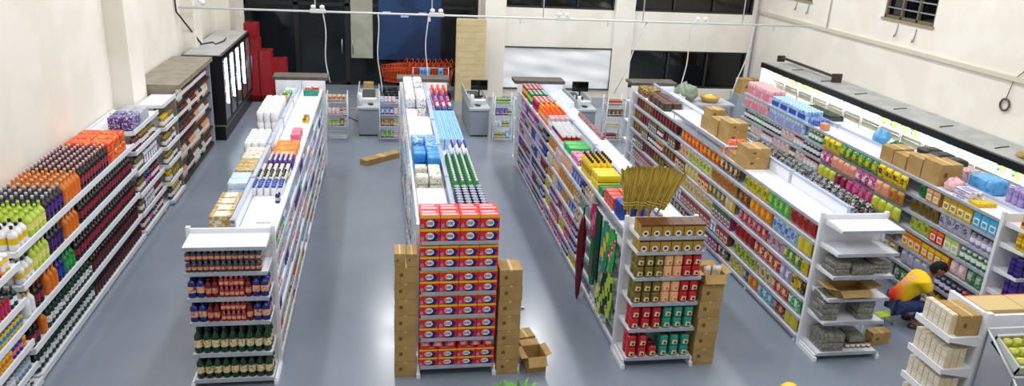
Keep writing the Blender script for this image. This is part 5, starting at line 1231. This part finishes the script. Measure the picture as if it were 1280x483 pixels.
for k, (x, x2, zb) in enumerate(((-1.25, -1.16, 1.15), (-.12, -.05, .95), (.95, .95, .98), (5.9, 5.3, 1.0), (7.0, 6.9, 1.0), (8.55, 8.2, .9), (3.5, 3.5, 1.3))):
    pts = [(x+(x2-x)*t+.03*math.sin(t*7+k), 17, 2.64+(zb-2.64)*t) for t in [i/12 for i in range(13)]]
    if k == 6: continue
    o = link('drop_cable', MB().tube(pts, .013, M_WP, 6).mesh('drop_cable')); tag(o, 'white cable dropping from the conduit, %s' % ['leftmost, by the first wire rack', 'second from left, by the first checkout', 'third from left, before the beige panel', 'left of the three before the black window', 'middle of the three before the black window', 'right of the three before the black window'][k], 'cable')

o = thing('wall_camera', 'small white camera fitting high on the left wall pilaster', 'lamp', (WL+.25, 17.5, 2.75))  # small white camera device on the pilaster, gives no light
link('mount', MB().box(0, -.05, -.05, .05, .05, .05, P('white')).mesh('mount'), o); link('camera_head', MB().lathe([(.03, -.10), (.07, -.06), (.07, 0), (.03, .03)], [P('white')], 12, cx=.13).mesh('camera_head'), o)
# ================================================================== PERSON
M_SKIN = mat('skin', '9A6248', .55); M_HAIR = mat('hair', '0A0808', .9); M_JEAN = mat('jeans', '24345E', .8, color2='2E4070', nscale=20)
def shirt_mat():
    m = bpy.data.materials.new('shirt'); m.use_nodes = True; nt = m.node_tree; b = nt.nodes['Principled BSDF']; b.inputs['Roughness'].default_value = .8
    tc = nt.nodes.new('ShaderNodeTexCoord'); sp = nt.nodes.new('ShaderNodeSeparateXYZ'); cr = nt.nodes.new('ShaderNodeValToRGB')
    nt.links.new(tc.outputs['Generated'], sp.inputs[0]); nt.links.new(sp.outputs['X'], cr.inputs['Fac'])
    cr.color_ramp.elements[0].position = .10; cr.color_ramp.elements[0].color = lin('D8300E'); cr.color_ramp.elements[1].position = .42; cr.color_ramp.elements[1].color = lin('F0C814')
    e = cr.color_ramp.elements.new(.24); e.color = lin('EE8A10')
    nz = nt.nodes.new('ShaderNodeTexNoise'); nz.inputs['Scale'].default_value = 9
    def rng(out, lo, hi):
        a = nt.nodes.new('ShaderNodeMath'); a.operation = 'GREATER_THAN'; a.inputs[1].default_value = lo; c = nt.nodes.new('ShaderNodeMath'); c.operation = 'LESS_THAN'; c.inputs[1].default_value = hi
        nt.links.new(out, a.inputs[0]); nt.links.new(out, c.inputs[0]); q = nt.nodes.new('ShaderNodeMath'); q.operation = 'MULTIPLY'
        nt.links.new(a.outputs[0], q.inputs[0]); nt.links.new(c.outputs[0], q.inputs[1]); return q.outputs[0]
    nt.links.new(tc.outputs['Generated'], nz.inputs['Vector'])
    ms = [rng(sp.outputs['X'], .28, .62), rng(sp.outputs['Y'], .32, .70), rng(nz.outputs['Fac'], .48, .60)]
    p1 = nt.nodes.new('ShaderNodeMath'); p1.operation = 'MULTIPLY'; p2 = nt.nodes.new('ShaderNodeMath'); p2.operation = 'MULTIPLY'
    nt.links.new(ms[0], p1.inputs[0]); nt.links.new(ms[1], p1.inputs[1]); nt.links.new(p1.outputs[0], p2.inputs[0]); nt.links.new(ms[2], p2.inputs[1])
    mx_ = nt.nodes.new('ShaderNodeMix'); mx_.data_type = 'RGBA'; pass
    mx_.inputs[7].default_value = lin('E89A90')
    nt.links.new(p2.outputs[0], mx_.inputs[0]); nt.links.new(cr.outputs['Color'], mx_.inputs[6]); nt.links.new(mx_.outputs[2], b.inputs['Base Color']); return m
def skin_mesh(name, verts, edges, radii, m, parent, root=0, sub=2):
    me = bpy.data.meshes.new(name); me.from_pydata(verts, edges, [])
    o = link(name, me, parent)
    md = o.modifiers.new('Skin', 'SKIN'); md.use_smooth_shade = True
    for i, r in enumerate(radii):
        sv = me.skin_vertices[0].data[i]; sv.radius = r if isinstance(r, tuple) else (r, r); sv.use_root = (i == root)
    s = o.modifiers.new('Sub', 'SUBSURF'); s.levels = sub; s.render_levels = sub
    dg = bpy.context.evaluated_depsgraph_get(); ev = o.evaluated_get(dg); me2 = bpy.data.meshes.new_from_object(ev)
    o.modifiers.clear(); o.data = me2; me2.materials.clear(); me2.materials.append(m)
    for p in me2.polygons: p.use_smooth = True
    return o
# local frame: x forward (towards the shelf), y left, z up; root at the feet
pr = thing('person', 'crouching person in a yellow and orange shirt and jeans reaching into the right shelving', 'person', (6.50, 7.98, 0), -.30)
V = [(.00, 0, .30),            # 0 pelvis
     (.07, 0, .40), (.16, 0, .52), (.26, 0, .63), (.33, 0, .69),      # spine..neck base
     (.38, 0, .735),           # 5 neck
     (.27, .15, .63), (.34, .20, .47), (.46, .15, .36),                    # 6 L shoulder, elbow, wrist
     (.27, -.15, .62), (.36, -.19, .46), (.50, -.12, .36),                  # 9 R shoulder, elbow, wrist
     (.04, .09, .26), (.34, .15, .36), (.20, .12, .07), (.33, .13, .035),       # 12 L hip, knee, ankle, toe
     (.04, -.09, .26), (.36, -.13, .34), (.22, -.12, .07), (.35, -.13, .035)]   # 16 R
Eg = [(0,1),(1,2),(2,3),(3,4),(4,5),(3,6),(6,7),(7,8),(3,9),(9,10),(10,11),(0,12),(12,13),(13,14),(14,15),(0,16),(16,17),(17,18),(18,19)]
Rd = [(.10,.11), (.085,.09), (.085,.09), (.08,.075), .05, .043, .055, .036, .024, .055, .036, .024, .085, .058, .036, .028, .085, .058, .036, .028]
body = skin_mesh('body', V, Eg, Rd, M_SKIN, pr)
Vs = [(-.035, 0, .27), (.06, 0, .40), (.16, 0, .525), (.26, 0, .635), (.325, 0, .685), (.27, .15, .635), (.315, .19, .53), (.27, -.15, .625), (.32, -.185, .52)]
shirt = skin_mesh('shirt', Vs, [(0,1),(1,2),(2,3),(3,4),(3,5),(5,6),(3,7),(7,8)], [(.14,.15), (.125,.135), (.13,.145), (.125,.13), .085, .078, .056, .078, .056], shirt_mat(), pr)
prt = MB()
jeans = skin_mesh('jeans', [(.0, 0, .27), (.04, .09, .26), (.34, .15, .36), (.21, .12, .10), (.04, -.09, .26), (.36, -.13, .34), (.23, -.12, .10)], [(0,1),(1,2),(2,3),(0,4),(4,5),(5,6)], [(.115,.12), .095, .07, .048, .095, .07, .048], M_JEAN, pr)
for s, y in (('left', .125), ('right', -.125)):
    link('shoe', MB().lathe([(.05, 0), (.052, .02), (.045, .05), (.02, .065)], [P('dark grey')], 12, cx=0, cy=0, sx=2.1, pw=2.6).mesh('shoe'), pr, (.28, y, 0))
# head with face
hd = MB(); hr = .088
def headf(u, v):
    t = u*2*PI; p = -PI/2+v*PI
    x = math.cos(t)*math.cos(p)*hr*1.02; y = math.sin(t)*math.cos(p)*hr*.82; z = math.sin(p)*hr*1.22
    if x > 0:
        if -.03 < z < .03 and abs(y) < .018: x += .016*(1-abs(y)/.018)*(1-abs(z+.005)/.035)  # nose
        if abs(z-.035) < .012 and .015 < abs(y) < .045: x -= .006                                # eye sockets
        if z < -.05: x -= .008
    if z < -.04: y *= .86
    return (x, y, z)
hd.grid(headf, 40, 30, lambda i, j: M_SKIN)
H_ = link('head', hd.mesh('head', merge=True), pr, (.42, -.01, .80), (0, .75, -.15))
for s in (-1, 1):
    link('ear', MB().lathe([(.004, -.026), (.012, -.012), (.016, .006), (.008, .026)], [M_SKIN], 8, sx=1, sy=.5).mesh('ear'), H_, (-.008, s*.074, 0))
    link('eye', MB().lathe([(.001, -.007), (.007, -.003), (.007, .003), (.001, .007)], [P('white')], 8).mesh('eye'), H_, (.075, s*.028, .03))
link('mouth', MB().box(.068, -.02, -.052, .082, .02, -.045, mat('lips', '7A3A34', .5)).mesh('mouth'), H_)
hh_ = MB()
def hairf(u, v):
    t = u*2*PI; lowp = -.75 if math.cos(t) < .1 else .42
    p = lowp+(PI/2-lowp)*v; k = 1.10+.02*math.sin(t*9+v*7)
    return (math.cos(t)*math.cos(p)*hr*1.02*k, math.sin(t)*math.cos(p)*hr*.82*k, math.sin(p)*hr*1.22*k)
hh_.grid(hairf, 40, 14, lambda i, j: M_HAIR); link('hair', hh_.mesh('hair', merge=True), H_)
# hands with five fingers
def hand(x, y, z, side, yaw, pitch):
    r = 'left' if side > 0 else 'right'
    vs = [(0, 0, 0), (.04, 0, 0)]; es = [(0, 1)]; rd = [(.022, .016), (.03, .014)]
    for k, (dy, L) in enumerate(((-.026, .060), (-.009, .070), (.009, .066), (.025, .052))):
        b0 = len(vs); vs += [(.065, dy, 0), (.065+L*.5, dy*1.15, -.012), (.065+L*.85, dy*1.2, -.034)]
        es += [(1, b0), (b0, b0+1), (b0+1, b0+2)]; rd += [.010, .0085, .0075]
    b0 = len(vs); vs += [(.03, -side*.036, -.006), (.055, -side*.055, -.018), (.075, -side*.058, -.03)]; es += [(0, b0), (b0, b0+1), (b0+1, b0+2)]; rd += [.011, .009, .008]
    o = skin_mesh('hand', vs, es, rd, M_SKIN, pr, sub=1); o.location = (x, y, z); o.rotation_euler = (0, pitch, yaw); return o
hand(.46, .15, .36, 1, -.25, .35); hand(.50, -.12, .36, -1, .2, .25)
# print on the shirt back
ptm = MB()
# stool
g = thing('stool', 'low stool with lime seat and metal legs beside the crouching person', 'stool', (6.36, 7.93, 0), .15)
link('seat', MB().box(-.16, -.07, .12, .10, .07, .145, P('lime')).mesh('seat', bevel=.01, bseg=2), g)
for sx, sy in ((-.05, 1), (.06, 1), (-.05, -1), (.06, -1)): link('leg', MB().tube([(sx, sy*.05, .12), (sx*1.6, sy*.07, 0)], .009, M_STEEL).mesh('leg'), g)

# ================================================================== LIGHTS
def area(name, x, y, z, sx, sy, e, col=(.98, .985, 1)):
    l = bpy.data.lights.new(name, 'AREA'); l.shape = 'RECTANGLE'; l.size = sx; l.size_y = sy; l.energy = e; l.color = col
    o = bpy.data.objects.new(name, l); COL.objects.link(o); o.location = (x, y, z); return o
for x, ys_ in ((-2.6, (3, 8, 13, 18)), (.15, (3, 8, 13, 18.8)), (4.0, (3, 8, 13, 18)), (8.0, (3, 8, 13, 18))):
    for y in ys_:
        area('ceiling_lamp', x, y, ZC-.12, .35, 2.4 if not (x == .15 and y > 15) else 3.6, (128 if y > 12 else 104 if y > 4 else 84)*(.62 if x < -1 else 1.))
w = bpy.data.worlds.new('World'); SC.world = w; w.use_nodes = True
w.node_tree.nodes['Background'].inputs[0].default_value = (.02, .02, .022, 1); w.node_tree.nodes['Background'].inputs[1].default_value = 1

# ================================================================== CAMERA
yaw, pitch, roll = .1751, .3420, -.0521
cy, sy = math.cos(yaw), math.sin(yaw); cp, sp = math.cos(pitch), math.sin(pitch); cr_, sr = math.cos(roll), math.sin(roll)
right = Vector((cy, -sy, 0)); fwd = Vector((sy*cp, cy*cp, -sp)); down = fwd.cross(right)
r2 = cr_*right+sr*down; d2 = -sr*right+cr_*down
cam = bpy.data.cameras.new('camera'); co = bpy.data.objects.new('camera', cam); COL.objects.link(co)
M = Matrix((( r2.x, -d2.x, -fwd.x, 0), (r2.y, -d2.y, -fwd.y, 0), (r2.z, -d2.z, -fwd.z, 4.7), (0, 0, 0, 1)))
co.matrix_world = M
cam.sensor_width = 36; cam.lens = 962/1280*36; cam.clip_start = .05
SC.camera = co
SC.view_settings.view_transform = 'Standard'; SC.view_settings.look = 'None'; SC.view_settings.exposure = 0; SC.view_settings.gamma = 1
try: SC.view_settings.use_curve_mapping = False
except Exception: pass
for o in bpy.data.objects:
    if 'label' in o and not 4 <= len(o['label'].replace(',', '').split()) <= 16: print('LONG', len(o['label'].split()), o['label'])
print('OBJECTS', len(bpy.data.objects), sorted(COUNT.items(), key=lambda t: -t[1])[:12])
